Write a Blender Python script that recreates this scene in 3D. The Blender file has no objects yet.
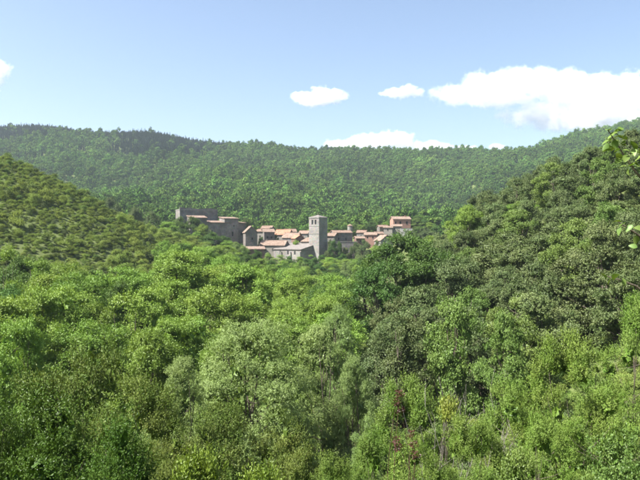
import bpy, math, random
import numpy as np
from mathutils import Vector, Matrix

R = math.radians
SC = bpy.context.scene
COL = SC.collection
F = 676.0            # focal length in photograph pixels (640 wide)

# ------------------------------------------------------------------ camera
cam_d = bpy.data.cameras.new('camera')
cam_d.sensor_width = 36.0
cam_d.lens = 36.0 * F / 640.0
cam_d.clip_start = 0.1
cam_d.clip_end = 30000
cam = bpy.data.objects.new('camera', cam_d)
cam.location = (0, 0, 0)
cam.rotation_euler = (R(90), 0, 0)
COL.objects.link(cam)
SC.camera = cam

# ------------------------------------------------------------------ light
SUN_ELEV = 52.0
SUN_AZ = (-0.95, -0.31)     # horizontal direction towards the sun
world = bpy.data.worlds.new('World')
SC.world = world
world.use_nodes = True
wn = world.node_tree
wn.nodes.clear()
wo = wn.nodes.new('ShaderNodeOutputWorld')
wb = wn.nodes.new('ShaderNodeBackground')
ws = wn.nodes.new('ShaderNodeTexSky')
ws.sky_type = 'NISHITA'
ws.sun_disc = False
ws.sun_elevation = R(SUN_ELEV)
ws.sun_rotation = math.atan2(SUN_AZ[0], SUN_AZ[1])
ws.altitude = 300
ws.air_density = 0.9
ws.dust_density = 2.6
ws.ozone_density = 0.4
wb.inputs['Strength'].default_value = 0.077
wn.links.new(ws.outputs[0], wb.inputs[0])
wn.links.new(wb.outputs[0], wo.inputs[0])

sun_d = bpy.data.lights.new('sun', 'SUN')
sun_d.energy = 5.0
sun_d.angle = R(0.55)
sun_d.color = (1.0, 0.965, 0.905)
sun = bpy.data.objects.new('sun', sun_d)
ce = math.cos(R(SUN_ELEV))
sdir = Vector((SUN_AZ[0] * ce, SUN_AZ[1] * ce, math.sin(R(SUN_ELEV))))
sun.rotation_euler = (-sdir).to_track_quat('-Z', 'Y').to_euler()
sun.location = (-60, 0, 80)
COL.objects.link(sun)

SC.view_settings.view_transform = 'Standard'
SC.view_settings.look = 'None'
SC.view_settings.exposure = 1.68
SC.view_settings.gamma = 1.0
SC.view_settings.use_curve_mapping = False
cy = SC.cycles
cy.use_denoising = True
cy.max_bounces = 5
cy.diffuse_bounces = 1
cy.glossy_bounces = 1
cy.transmission_bounces = 2
cy.transparent_max_bounces = 4
cy.volume_bounces = 5
cy.volume_step_rate = 0.8
cy.caustics_reflective = False
cy.caustics_refractive = False
cy.filter_width = 1.9

rng = np.random.default_rng(7)
random.seed(7)

# ------------------------------------------------------------------ helpers
def px(u, v, Y):
    return np.array([(u - 320.0) / F * Y, Y, (240.0 - v) / F * Y])

def tag(o, label=None, cat=None, group=None, kind=None):
    if label: o['label'] = label
    if cat: o['category'] = cat
    if group: o['group'] = group
    if kind: o['kind'] = kind
    return o

def link(name, data, parent=None, mat=None):
    o = bpy.data.objects.new(name, data)
    COL.objects.link(o)
    if parent is not None: o.parent = parent
    if mat is not None and data is not None and len(data.materials) == 0:
        data.materials.append(mat)
    return o

def empty(name, loc, rz=0.0):
    o = bpy.data.objects.new(name, None)
    o.empty_display_size = 0.5
    o.location = loc
    o.rotation_euler = (0, 0, rz)
    COL.objects.link(o)
    return o

def mesh_np(name, verts, quads, tint=None, smooth=False, mat=None):
    me = bpy.data.meshes.new(name)
    verts = np.asarray(verts, dtype=np.float32)
    quads = np.asarray(quads, dtype=np.int32)
    n, k = quads.shape
    me.vertices.add(len(verts)); me.vertices.foreach_set('co', verts.ravel())
    me.loops.add(n * k); me.loops.foreach_set('vertex_index', quads.ravel())
    me.polygons.add(n)
    me.polygons.foreach_set('loop_start', np.arange(0, n * k, k, dtype=np.int32))
    me.polygons.foreach_set('use_smooth', np.full(n, smooth, dtype=bool))
    if tint is not None:
        a = me.attributes.new('tint', 'FLOAT', 'FACE')
        a.data.foreach_set('value', np.asarray(tint, dtype=np.float32))
    me.update(calc_edges=True)
    if mat: me.materials.append(mat)
    return me

class MB:
    """collects polygons for one mesh"""
    def __init__(s): s.v = []; s.f = []
    def poly(s, pts):
        i = len(s.v); s.v += [tuple(p) for p in pts]; s.f.append(list(range(i, i + len(pts))))
    def box(s, x0, x1, y0, y1, z0, z1):
        i = len(s.v)
        s.v += [(x0,y0,z0),(x1,y0,z0),(x1,y1,z0),(x0,y1,z0),(x0,y0,z1),(x1,y0,z1),(x1,y1,z1),(x0,y1,z1)]
        for q in ((0,3,2,1),(4,5,6,7),(0,1,5,4),(1,2,6,5),(2,3,7,6),(3,0,4,7)):
            s.f.append([i + k for k in q])
    def prism(s, pts, n):
        """extrude polygon pts by vector n"""
        a = [Vector(p) for p in pts]; b = [p + Vector(n) for p in a]
        i = len(s.v); k = len(a)
        s.v += [tuple(p) for p in a + b]
        s.f.append(list(range(i + k - 1, i - 1, -1))); s.f.append(list(range(i + k, i + 2 * k)))
        for j in range(k):
            s.f.append([i + j, i + (j + 1) % k, i + k + (j + 1) % k, i + k + j])
    def mesh(s, name, mat=None):
        me = bpy.data.meshes.new(name); me.from_pydata(s.v, [], s.f); me.update()
        if mat: me.materials.append(mat)
        return me
    def build(s, name, mat, parent=None): return link(name, s.mesh(name, mat), parent)

def unit(v): return v / (np.linalg.norm(v, axis=-1, keepdims=True) + 1e-9)

def tubes(paths, sides=5):
    """paths: list of (points Nx3, radii N) -> verts, quads"""
    V, Q, off = [], [], 0
    ang = np.arange(sides) * 2 * np.pi / sides
    for P, r in paths:
        P = np.asarray(P, float); r = np.asarray(r, float)
        T = unit(np.gradient(P, axis=0))
        ref = np.where(np.abs(T[:, 2:3]) > 0.9, np.array([[1., 0, 0]]), np.array([[0, 0, 1.]]))
        A = unit(np.cross(T, ref)); B = np.cross(T, A)
        ring = P[:, None] + r[:, None, None] * (np.cos(ang)[None, :, None] * A[:, None] + np.sin(ang)[None, :, None] * B[:, None])
        n = len(P)
        V.append(ring.reshape(-1, 3))
        i = np.arange(n - 1)[:, None] * sides; j = np.arange(sides)[None]; j2 = (j + 1) % sides
        Q.append(np.stack([i + j, i + j2, i + sides + j2, i + sides + j], -1).reshape(-1, 4) + off)
        off += n * sides
    return np.concatenate(V), np.concatenate(Q)

# ------------------------------------------------------------------ materials
def nt(name):
    m = bpy.data.materials.new(name); m.use_nodes = True
    t = m.node_tree; t.nodes.clear()
    o = t.nodes.new('ShaderNodeOutputMaterial')
    return m, t, o

def N(t, typ, **kw):
    n = t.nodes.new(typ)
    for k, v in kw.items():
        if k in n.inputs: n.inputs[k].default_value = v
        else: setattr(n, k, v)
    return n

def leaf_mat(name, ca, cb, transl=0.32, gloss=0.05, rough=0.45, rnd=0.35, hue=0.03, patch=0.0):
    """leaf colour runs from ca to cb leaf by leaf; each plant shifts a little in hue and value"""
    m, t, o = nt(name); L = t.links.new
    at = N(t, 'ShaderNodeAttribute', attribute_name='tint')
    mix = N(t, 'ShaderNodeMix', data_type='RGBA')
    mix.inputs[6].default_value = (*ca, 1); mix.inputs[7].default_value = (*cb, 1)
    L(at.outputs['Fac'], mix.inputs[0])
    oi = N(t, 'ShaderNodeObjectInfo')
    hs = N(t, 'ShaderNodeHueSaturation')
    mr = N(t, 'ShaderNodeMapRange'); mr.inputs[3].default_value = 1 - rnd; mr.inputs[4].default_value = 1 + rnd
    mh = N(t, 'ShaderNodeMath', operation='MULTIPLY'); mh.inputs[1].default_value = 7.13
    fr = N(t, 'ShaderNodeMath', operation='FRACT')
    mr2 = N(t, 'ShaderNodeMapRange'); mr2.inputs[3].default_value = 0.5 - hue; mr2.inputs[4].default_value = 0.5 + hue
    L(oi.outputs['Random'], mh.inputs[0]); L(mh.outputs[0], fr.inputs[0]); L(fr.outputs[0], mr2.inputs[0])
    val = mr.outputs[0]
    L(oi.outputs['Random'], mr.inputs[0])
    if patch:
        no = N(t, 'ShaderNodeTexNoise', Scale=0.011, Detail=3.0)
        L(oi.outputs['Location'], no.inputs['Vector'])
        mp = N(t, 'ShaderNodeMapRange'); mp.inputs[1].default_value = 0.3; mp.inputs[2].default_value = 0.7
        mp.inputs[3].default_value = 1 - patch; mp.inputs[4].default_value = 1 + patch
        L(no.outputs[0], mp.inputs[0])
        mm = N(t, 'ShaderNodeMath', operation='MULTIPLY'); L(val, mm.inputs[0]); L(mp.outputs[0], mm.inputs[1]); val = mm.outputs[0]
    L(mr2.outputs[0], hs.inputs['Hue']); L(val, hs.inputs['Value'])
    L(mix.outputs[2], hs.inputs['Color'])
    c = hs.outputs[0]
    d = N(t, 'ShaderNodeBsdfDiffuse'); tr = N(t, 'ShaderNodeBsdfTranslucent'); g = N(t, 'ShaderNodeBsdfGlossy', Roughness=rough)
    g.inputs['Color'].default_value = (1, 1, 1, 1)
    warm = N(t, 'ShaderNodeMix', data_type='RGBA', blend_type='MULTIPLY'); warm.inputs[0].default_value = 1
    warm.inputs[7].default_value = (1.25, 1.2, 0.55, 1)
    L(c, warm.inputs[6]); L(c, d.inputs[0]); L(warm.outputs[2], tr.inputs[0])
    m1 = N(t, 'ShaderNodeMixShader', Fac=transl * 0.8); m2 = N(t, 'ShaderNodeMixShader', Fac=gloss)
    L(d.outputs[0], m1.inputs[1]); L(tr.outputs[0], m1.inputs[2])
    L(m1.outputs[0], m2.inputs[1]); L(g.outputs[0], m2.inputs[2])
    L(m2.outputs[0], o.inputs[0])
    return m

def noise_mat(name, ca, cb, scale=1.0, detail=6, rough=0.9, bump=0.3, cc=None, scale2=None, coord='Object', vor=None):
    m, t, o = nt(name); L = t.links.new
    tc = N(t, 'ShaderNodeTexCoord'); src = tc.outputs[coord]
    no = N(t, 'ShaderNodeTexNoise', Scale=scale, Detail=detail); L(src, no.inputs['Vector'])
    cr = N(t, 'ShaderNodeValToRGB')
    cr.color_ramp.elements[0].position = 0.32; cr.color_ramp.elements[1].position = 0.68
    cr.color_ramp.elements[0].color = (*ca, 1); cr.color_ramp.elements[1].color = (*cb, 1)
    L(no.outputs[0], cr.inputs[0]); c = cr.outputs[0]
    if cc is not None:
        n2 = N(t, 'ShaderNodeTexNoise', Scale=scale2, Detail=4); L(src, n2.inputs['Vector'])
        mr = N(t, 'ShaderNodeMapRange'); mr.inputs[1].default_value = 0.48; mr.inputs[2].default_value = 0.64
        L(n2.outputs[0], mr.inputs[0])
        mx = N(t, 'ShaderNodeMix', data_type='RGBA'); mx.inputs[7].default_value = (*cc, 1)
        L(mr.outputs[0], mx.inputs[0]); L(c, mx.inputs[6]); c = mx.outputs[2]
    h = no.outputs[0]
    if vor:
        vo = N(t, 'ShaderNodeTexVoronoi', Scale=vor); L(src, vo.inputs['Vector'])
        mx = N(t, 'ShaderNodeMix', data_type='RGBA', blend_type='OVERLAY'); mx.inputs[0].default_value = 0.22
        L(c, mx.inputs[6]); L(vo.outputs['Color'], mx.inputs[7])
        hs = N(t, 'ShaderNodeHueSaturation', Saturation=0.6); L(mx.outputs[2], hs.inputs['Color']); c = hs.outputs[0]
        h = vo.outputs['Distance']
    p = N(t, 'ShaderNodeBsdfPrincipled', Roughness=rough)
    p.inputs['Specular IOR Level'].default_value = 0.2
    bu = N(t, 'ShaderNodeBump', Strength=bump, Distance=0.05)
    L(h, bu.inputs['Height']); L(bu.outputs[0], p.inputs['Normal'])
    L(c, p.inputs['Base Color']); L(p.outputs[0], o.inputs[0])
    return m

def tile_mat(name, ca, cb, cc):
    """canal tiles: rows of ridges down the slope, patchy faded colours"""
    m, t, o = nt(name); L = t.links.new
    tc = N(t, 'ShaderNodeTexCoord')
    no = N(t, 'ShaderNodeTexNoise', Scale=0.8, Detail=6); L(tc.outputs['Object'], no.inputs['Vector'])
    vo = N(t, 'ShaderNodeTexVoronoi', Scale=4.0); L(tc.outputs['Object'], vo.inputs['Vector'])
    cr = N(t, 'ShaderNodeValToRGB')
    e = cr.color_ramp.elements; e[0].position = 0.3; e[0].color = (*ca, 1); e[1].position = 0.7; e[1].color = (*cc, 1)
    x = e.new(0.5); x.color = (*cb, 1)
    mx = N(t, 'ShaderNodeMix', data_type='FLOAT'); mx.inputs[0].default_value = 0.35
    L(no.outputs[0], mx.inputs[2])
    sp = N(t, 'ShaderNodeSeparateColor'); L(vo.outputs['Color'], sp.inputs[0]); L(sp.outputs[0], mx.inputs[3])
    L(mx.outputs[0], cr.inputs[0])
    wv = N(t, 'ShaderNodeTexWave', Scale=1.6); wv.bands_direction = 'X'; L(tc.outputs['Object'], wv.inputs['Vector'])
    bu = N(t, 'ShaderNodeBump', Strength=0.8, Distance=0.08); L(wv.outputs['Fac'], bu.inputs['Height'])
    p = N(t, 'ShaderNodeBsdfPrincipled', Roughness=0.9); p.inputs['Specular IOR Level'].default_value = 0.2
    L(cr.outputs[0], p.inputs['Base Color']); L(bu.outputs[0], p.inputs['Normal']); L(p.outputs[0], o.inputs[0])
    return m

M = {}
M['ground'] = noise_mat('forest_floor', (0.06, 0.075, 0.025), (0.095, 0.12, 0.034), 0.25, 8, 1.0, 0.5, (0.1, 0.13, 0.042), 0.05)
M['bark'] = noise_mat('bark', (0.07, 0.055, 0.04), (0.16, 0.135, 0.105), 9, 6, 0.95, 0.6)
M['pale_bark'] = noise_mat('pale_bark', (0.2, 0.18, 0.15), (0.38, 0.35, 0.3), 7, 6, 0.9, 0.5)
M['deadwood'] = noise_mat('dead_wood', (0.144, 0.130, 0.108), (0.259, 0.238, 0.209), 9, 6, 0.9, 0.4)
M['redstem'] = noise_mat('red_stem', (0.05, 0.028, 0.02), (0.09, 0.05, 0.035), 9, 4, 0.7, 0.2)
M['stone'] = noise_mat('old_stone', (0.125, 0.110, 0.092), (0.213, 0.190, 0.162), 0.5, 8, 0.95, 0.6, (0.147, 0.123, 0.100), 0.2, vor=2.2)
M['stone_dark'] = noise_mat('weathered_stone', (0.110, 0.089, 0.072), (0.184, 0.153, 0.127), 0.4, 8, 0.95, 0.6, (0.140, 0.107, 0.083), 0.2, vor=2.2)
M['stone_warm'] = noise_mat('pale_stone', (0.183, 0.162, 0.134), (0.264, 0.238, 0.203), 0.5, 8, 0.95, 0.5, (0.168, 0.147, 0.122), 0.25, vor=2.4)
M['plaster'] = noise_mat('cream_plaster', (0.203, 0.184, 0.159), (0.261, 0.242, 0.209), 0.6, 6, 0.9, 0.1, (0.186, 0.164, 0.139), 0.3)
M['plaster_pink'] = noise_mat('salmon_plaster', (0.278, 0.158, 0.120), (0.327, 0.197, 0.148), 0.6, 6, 0.9, 0.1, (0.255, 0.157, 0.125), 0.3)
M['brickish'] = noise_mat('red_brown_render', (0.132, 0.083, 0.064), (0.198, 0.124, 0.100), 0.7, 7, 0.95, 0.3, (0.119, 0.083, 0.070), 0.4)
M['whitewash'] = noise_mat('whitewash', (0.356, 0.341, 0.314), (0.410, 0.400, 0.378), 0.6, 6, 0.9, 0.1)
M['tile_pink'] = tile_mat('faded_pink_tiles', (0.147, 0.097, 0.072), (0.221, 0.156, 0.120), (0.285, 0.221, 0.175))
M['tile_orange'] = tile_mat('orange_tiles', (0.252, 0.117, 0.072), (0.342, 0.171, 0.108), (0.360, 0.225, 0.153))
M['tile_brown'] = tile_mat('brown_tiles', (0.13, 0.085, 0.065), (0.2, 0.135, 0.1), (0.27, 0.195, 0.15))
M['tile_grey'] = tile_mat('grey_stone_tiles', (0.139, 0.122, 0.111), (0.186, 0.165, 0.151), (0.225, 0.204, 0.187))
M['glass'], _t, _o = nt('dark_window')
_p = N(_t, 'ShaderNodeBsdfPrincipled', Roughness=0.5); _p.inputs['Specular IOR Level'].default_value = 0.15; _p.inputs['Base Color'].default_value = (0.02, 0.022, 0.025, 1)
_t.links.new(_p.outputs[0], _o.inputs[0])
M['wood'] = noise_mat('brown_wood', (0.07, 0.045, 0.03), (0.12, 0.08, 0.05), 3, 5, 0.8, 0.2)

# leaf colours
M['ash'] = leaf_mat('ash_leaf', (0.125, 0.212, 0.030), (0.212, 0.313, 0.061), 0.3, 0.015, rnd=0.14, hue=0.012)
M['locust'] = leaf_mat('dark_leaf', (0.045, 0.1, 0.018), (0.09, 0.155, 0.032), 0.22, 0.015, rnd=0.16, hue=0.012)
M['willow'] = leaf_mat('willow_leaf', (0.143, 0.218, 0.060), (0.229, 0.306, 0.107), 0.28, 0.015, rnd=0.08, hue=0.01)
M['oak'] = leaf_mat('holm_oak_leaf', (0.062, 0.099, 0.028), (0.145, 0.181, 0.068), 0.14, 0.015, rnd=0.18, hue=0.012)
M['oak_green'] = leaf_mat('green_oak_leaf', (0.078, 0.135, 0.026), (0.151, 0.216, 0.052), 0.22, 0.015, rnd=0.16, hue=0.012)
M['scrub'] = leaf_mat('scrub_leaf', (0.135, 0.198, 0.044), (0.2, 0.25, 0.072), 0.3, 0.0, rnd=0.14, hue=0.012)
M['olive'] = leaf_mat('olive_scrub_leaf', (0.078, 0.129, 0.022), (0.146, 0.174, 0.043), 0.2, 0.01, rnd=0.1, hue=0.008)
M['heath'] = leaf_mat('heath_leaf', (0.088, 0.159, 0.022), (0.177, 0.243, 0.053), 0.22, 0.01, rnd=0.12, hue=0.008)
M['glossy'] = leaf_mat('glossy_leaf', (0.039, 0.085, 0.011), (0.081, 0.140, 0.021), 0.2, 0.012, rough=0.4, rnd=0.08, hue=0.008)
M['lime'] = leaf_mat('lime_leaf', (0.102, 0.170, 0.019), (0.162, 0.230, 0.034), 0.3, 0.02, rnd=0.08, hue=0.008)
M['yellow'] = leaf_mat('yellow_leaf', (0.17, 0.23, 0.035), (0.25, 0.28, 0.06), 0.3, 0.02, rnd=0.08, hue=0.008)
M['red'] = leaf_mat('red_leaf', (0.04, 0.014, 0.011), (0.085, 0.03, 0.024), 0.25, 0.02, rnd=0.1, hue=0.008)
M['far'] = leaf_mat('far_forest_leaf', (0.062, 0.123, 0.026), (0.110, 0.182, 0.044), 0.15, 0.0, rnd=0.26, hue=0.014, patch=0.38)
M['fir'] = leaf_mat('fir_needles', (0.018, 0.042, 0.024), (0.04, 0.07, 0.034), 0.05, 0.0, rnd=0.3, hue=0.01)

# ------------------------------------------------------------------ terrain
CP = []   # (u, Y, z)
def cp(u, Y, z): CP.append((u, Y, z))
# on and round the viewpoint
for (x, y, z) in ((0,0,-1.7), (-4,2,-2.6), (4,2,-2.8), (0,-20,0), (-25,-20,-3), (25,-20,5), (0,-45,4), (-45,0,-8), (45,0,6)):
    CP.append((None, (x, y), z))
# the near bank
for u, row in {
    -300: [(15,-8),(30,-12),(60,-12),(120,2),(200,40),(330,60)],
       0: [(8,-4.6),(15,-6.6),(25,-10.5),(40,-14),(60,-14.5),(90,-11),(130,-3),(200,22.5),(260,14),(330,14),(420,22),(600,38),(800,88),(1000,148),(1150,189),(1350,170),(1900,80)],
     100: [(8,-4.8),(15,-7),(25,-11),(40,-14.5),(60,-15),(90,-12),(130,-9),(200,9.5),(260,4),(330,6),(420,16),(600,34),(800,80),(1000,142),(1150,178),(1350,160),(1900,80)],
     200: [(8,-5),(15,-7.2),(25,-11.5),(40,-15),(60,-15.5),(90,-12.5),(130,-12),(200,-5),(250,-3),(290,-5.5),(340,1),(420,8),(600,30),(800,70),(1000,130),(1150,165),(1350,150),(1900,70)],
     300: [(8,-5),(15,-7.4),(25,-11.5),(40,-15.5),(60,-17),(90,-16),(130,-15.5),(200,-15.5),(250,-14),(290,-10),(340,-1),(420,5),(600,27),(800,64),(1000,117),(1150,147),(1350,135),(1900,60)],
     400: [(8,-5),(15,-7.2),(25,-11),(40,-14.5),(60,-16),(90,-14.5),(130,-13),(200,-16),(250,-13),(300,-7),(340,4),(420,8),(600,27),(800,64),(1000,115),(1150,145),(1350,130),(1900,60)],
     480: [(8,-5.0),(15,-7.2),(25,-10),(40,-13),(60,-14.5),(90,-10.5),(130,0),(200,-8),(300,-3),(420,9),(600,28),(800,66),(1000,117),(1150,146),(1350,130),(1900,60)],
     560: [(8,-4.8),(15,-6.6),(25,-8.8),(40,-12),(60,-12),(90,-4),(130,7.5),(200,4),(300,6),(420,20),(600,38),(800,80),(1000,130),(1150,161),(1350,150),(1900,70)],
     640: [(8,-4.5),(15,-6),(25,-7.5),(40,-10),(60,-8),(90,0.5),(130,13.5),(200,12),(300,14),(420,30),(600,50),(800,95),(1000,155),(1150,194),(1350,180),(1900,90)],
     940: [(15,-2.5),(30,-2.5),(60,4),(120,25),(200,40),(420,60),(800,130),(1150,220),(1900,120)],
}.items():
    for Y, z in row: cp(u, Y, z)

def warp(x, y):
    yp = np.maximum(y, -55) + 80.0
    return np.stack([2.2 * x / yp, 1.3 * np.log(yp)], -1)

_P, _Z = [], []
for u, Y, z in CP:
    if u is None: x, y = Y
    else: x, y = (u - 320) / F * Y, Y
    _P.append(warp(np.float64(x), np.float64(y))); _Z.append(z)
_P = np.array(_P); _Z = np.array(_Z, float)
def _k(d2): return 0.5 * d2 * np.log(d2 + 1e-9)
_n = len(_P)
_A = np.zeros((_n + 3, _n + 3))
_A[:_n, :_n] = _k(((_P[:, None] - _P[None]) ** 2).sum(-1)) + np.eye(_n) * 2e-5
_A[:_n, _n] = 1; _A[:_n, _n + 1:] = _P
_A[_n, :_n] = 1; _A[_n + 1:, :_n] = _P.T
_W = np.linalg.solve(_A, np.concatenate([_Z, [0, 0, 0]]))

def ground(x, y):
    x = np.asarray(x, float); y = np.asarray(y, float)
    sh = x.shape; x = x.ravel(); y = y.ravel()
    out = np.empty(len(x))
    for s in range(0, len(x), 20000):
        p = warp(x[s:s + 20000], y[s:s + 20000])
        out[s:s + 20000] = _k(((p[:, None] - _P[None]) ** 2).sum(-1)) @ _W[:_n] + _W[_n] + p @ _W[_n + 1:]
    far = np.clip((y - 380) / 350, 0, 1) * np.clip((1500 - y) / 400, 0, 1)
    out += far * (17 * np.clip((1090 - y) / 260, 0.12, 1) * np.sin(x / 63 + 0.6 * np.sin(y / 140)) * np.sin(y / 170 + 1.0) + 3.2 * np.sin(x / 27 + y / 61) + 2.5 * np.sin(x / 38 - y / 45 + 2))
    near = np.clip((y - 6) / 30, 0, 1) * np.clip((400 - y) / 100, 0, 1)
    out += near * (0.5 * np.sin(x / 3.1 + 1.3) * np.sin(y / 4.3) + 0.8 * np.sin(x / 11 + y / 13))
    return out.reshape(sh)

def gz(x, y): return float(ground(np.array([x]), np.array([y]))[0])

_a = np.linspace(-0.92, 0.92, 260)
_yp = np.exp(np.linspace(math.log(30), math.log(1980), 300))
_Ag, _Yg = np.meshgrid(_a, _yp)
_X = _Ag * _Yg; _Yw = _Yg - 80
_Zt = ground(_X, _Yw)
_v = np.stack([_X, _Yw, _Zt], -1).reshape(-1, 3)
_i = np.arange(299)[:, None] * 260 + np.arange(259)[None]
_q = np.stack([_i, _i + 1, _i + 261, _i + 260], -1).reshape(-1, 4)
terrain = link('terrain', mesh_np('terrain', _v, _q, smooth=True, mat=M['ground']))
tag(terrain, 'olive brown valley and hillside ground under the trees', kind='structure')
ZMIN, ZMAX = float(_Zt.min()), float(_Zt.max())

# ------------------------------------------------------------------ plants
def leaves(rng, base, axis, nrm, ln, wd, fold=0.12):
    """kite-shaped leaves -> verts (4 per leaf), quads"""
    axis = unit(axis); side = unit(np.cross(axis, nrm)); nn = np.cross(side, axis)
    ln = ln[:, None]; wd = wd[:, None]
    v = np.stack([base, base + axis * ln * 0.45 + side * wd * 0.5 + nn * wd * fold,
                  base + axis * ln, base + axis * ln * 0.45 - side * wd * 0.5 + nn * wd * fold], 1)
    n = len(base)
    return v.reshape(-1, 3), np.arange(4 * n).reshape(n, 4)

def rsph(rng, n): return unit(rng.normal(size=(n, 3)))

def crown(rng, H, W, z0, form, n_clump, clump_r, n_shoot, shoot_len, per_shoot, leaf, up=0.4, droop=0.0, spread=0.08,
          flat=0.8, normal_out=0.6, hollow=0.35, tint_clump=0.72, lob=0.18, per_lobe=6, lobe=0.17, top=0.0, core=9, core_size=0.38):
    """envelope -> lobes -> clumps -> shoots -> leaves. returns verts, quads, tint, clump centres"""
    n_lobe = max(3, n_clump // per_lobe)
    t = rng.uniform(0.02, 0.97, n_lobe * 4)
    if form == 'round':   rad = np.sqrt(np.clip(1 - (2 * t - 0.9) ** 2 / 1.25, 0.02, 1))
    elif form == 'cone':  rad = np.clip(1.05 - t, 0.05, 1) ** 0.8
    elif form == 'egg':   rad = np.clip(np.sin(np.pi * np.clip(t * 0.72 + 0.15, 0, 1)), 0.05, 1) ** 0.7
    else:                 rad = np.sqrt(np.clip(1 - t ** 2, 0.03, 1))          # dome
    keep = rng.uniform(size=len(t)) < rad * 0.75 + 0.25
    t, rad = t[keep][:n_lobe], rad[keep][:n_lobe]
    k = len(t)
    az = rng.uniform(0, 2 * np.pi) + np.arange(k) * 2.39996 + rng.normal(size=k) * 0.25
    ph = rng.uniform(0, 6.28, 3)
    rad = rad * (1 + lob * np.sin(2 * az + ph[0] + 2 * t) + lob * 0.8 * np.sin(3 * az + ph[1] - 3 * t))
    fr = hollow + (1 - hollow) * rng.uniform(size=k) ** 0.5
    lr = lobe * W * rng.uniform(0.7, 1.3, k)
    rr = np.maximum(rad * W / 2 * fr - lr * 0.75, 0)
    lc = np.stack([rr * np.cos(az), rr * np.sin(az), z0 + t * (H - z0) - lr * 0.75], -1)
    lc[0] = (0, 0, H - lr[0] - top)                       # the leader
    if per_lobe == 1: c, cr, li_ = lc, clump_r * rng.uniform(0.7, 1.3, k), np.arange(k)
    else:
        li_ = np.repeat(np.arange(k), per_lobe)
        dd = rsph(rng, len(li_)); outl = unit(lc * np.array([1, 1, 0.0]))[li_] * 0.45 + np.array([0, 0, 0.45])
        dd = unit(dd + outl)
        c = lc[li_] + dd * (lr[li_] * rng.uniform(0.55, 1.0, len(li_)))[:, None] * np.array([1, 1, 0.85])
        cr = clump_r * rng.uniform(0.65, 1.3, len(li_))
    c[:, 2] = np.maximum(c[:, 2], 0.3 * clump_r)
    k = len(c)
    S = k * n_shoot
    ci = np.repeat(np.arange(k), n_shoot)
    d = rsph(rng, S); d[:, 2] = np.where(d[:, 2] < -0.3, -d[:, 2], d[:, 2])
    st = c[ci] + d * (cr[ci] * rng.uniform(size=S) ** 0.35)[:, None] * np.array([1, 1, flat])
    dr = unit(d + np.array([0, 0, up]) + 0.35 * rng.normal(size=(S, 3)))
    L = shoot_len * rng.uniform(0.6, 1.4, S)
    li = np.repeat(np.arange(S), per_shoot)
    n = len(li)
    s = rng.uniform(0, 1, n)
    base = st[li] + dr[li] * (L[li] * s)[:, None] + rng.normal(size=(n, 3)) * spread
    base[:, 2] -= droop * L[li] * s ** 2
    tang = dr[li].copy(); tang[:, 2] -= 2 * droop * s
    ax = unit(tang + 0.8 * rng.normal(size=(n, 3)) * (0.6 if droop > 0.4 else 1.0))
    outw = unit(0.5 * unit(base - c[ci[li]]) + 0.7 * unit(base - lc[li_[ci[li]]]))
    nr = unit(normal_out * outw + np.array([0, 0, 0.35]) + 0.32 * rng.normal(size=(n, 3)))
    ll = leaf[0] * rng.uniform(0.7, 1.3, n); lw = leaf[1] * rng.uniform(0.75, 1.25, n)
    base = base - ax * (ll * 0.5)[:, None]
    base[:, 2] = np.maximum(base[:, 2], 0.02)
    v, q = leaves(rng, base, ax, nr, ll, lw)
    tint = np.clip(tint_clump * rng.uniform(0, 1, k)[ci[li]] + (1 - tint_clump) * rng.uniform(0, 1, n), 0, 1)
    # added core: large leaf quads, tinted darker, blocking light inside every clump and lobe
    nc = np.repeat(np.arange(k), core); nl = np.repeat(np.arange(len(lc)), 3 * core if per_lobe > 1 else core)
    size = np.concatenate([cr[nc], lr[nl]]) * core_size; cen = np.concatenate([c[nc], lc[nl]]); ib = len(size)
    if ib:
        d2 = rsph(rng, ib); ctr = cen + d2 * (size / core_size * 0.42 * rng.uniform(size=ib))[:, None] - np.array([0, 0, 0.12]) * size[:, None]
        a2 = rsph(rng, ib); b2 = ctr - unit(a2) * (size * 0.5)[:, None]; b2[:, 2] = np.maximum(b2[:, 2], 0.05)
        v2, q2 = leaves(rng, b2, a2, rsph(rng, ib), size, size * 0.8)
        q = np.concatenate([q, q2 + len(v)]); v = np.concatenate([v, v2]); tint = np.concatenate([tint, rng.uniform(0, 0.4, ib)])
    return v, q, tint, c

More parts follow.
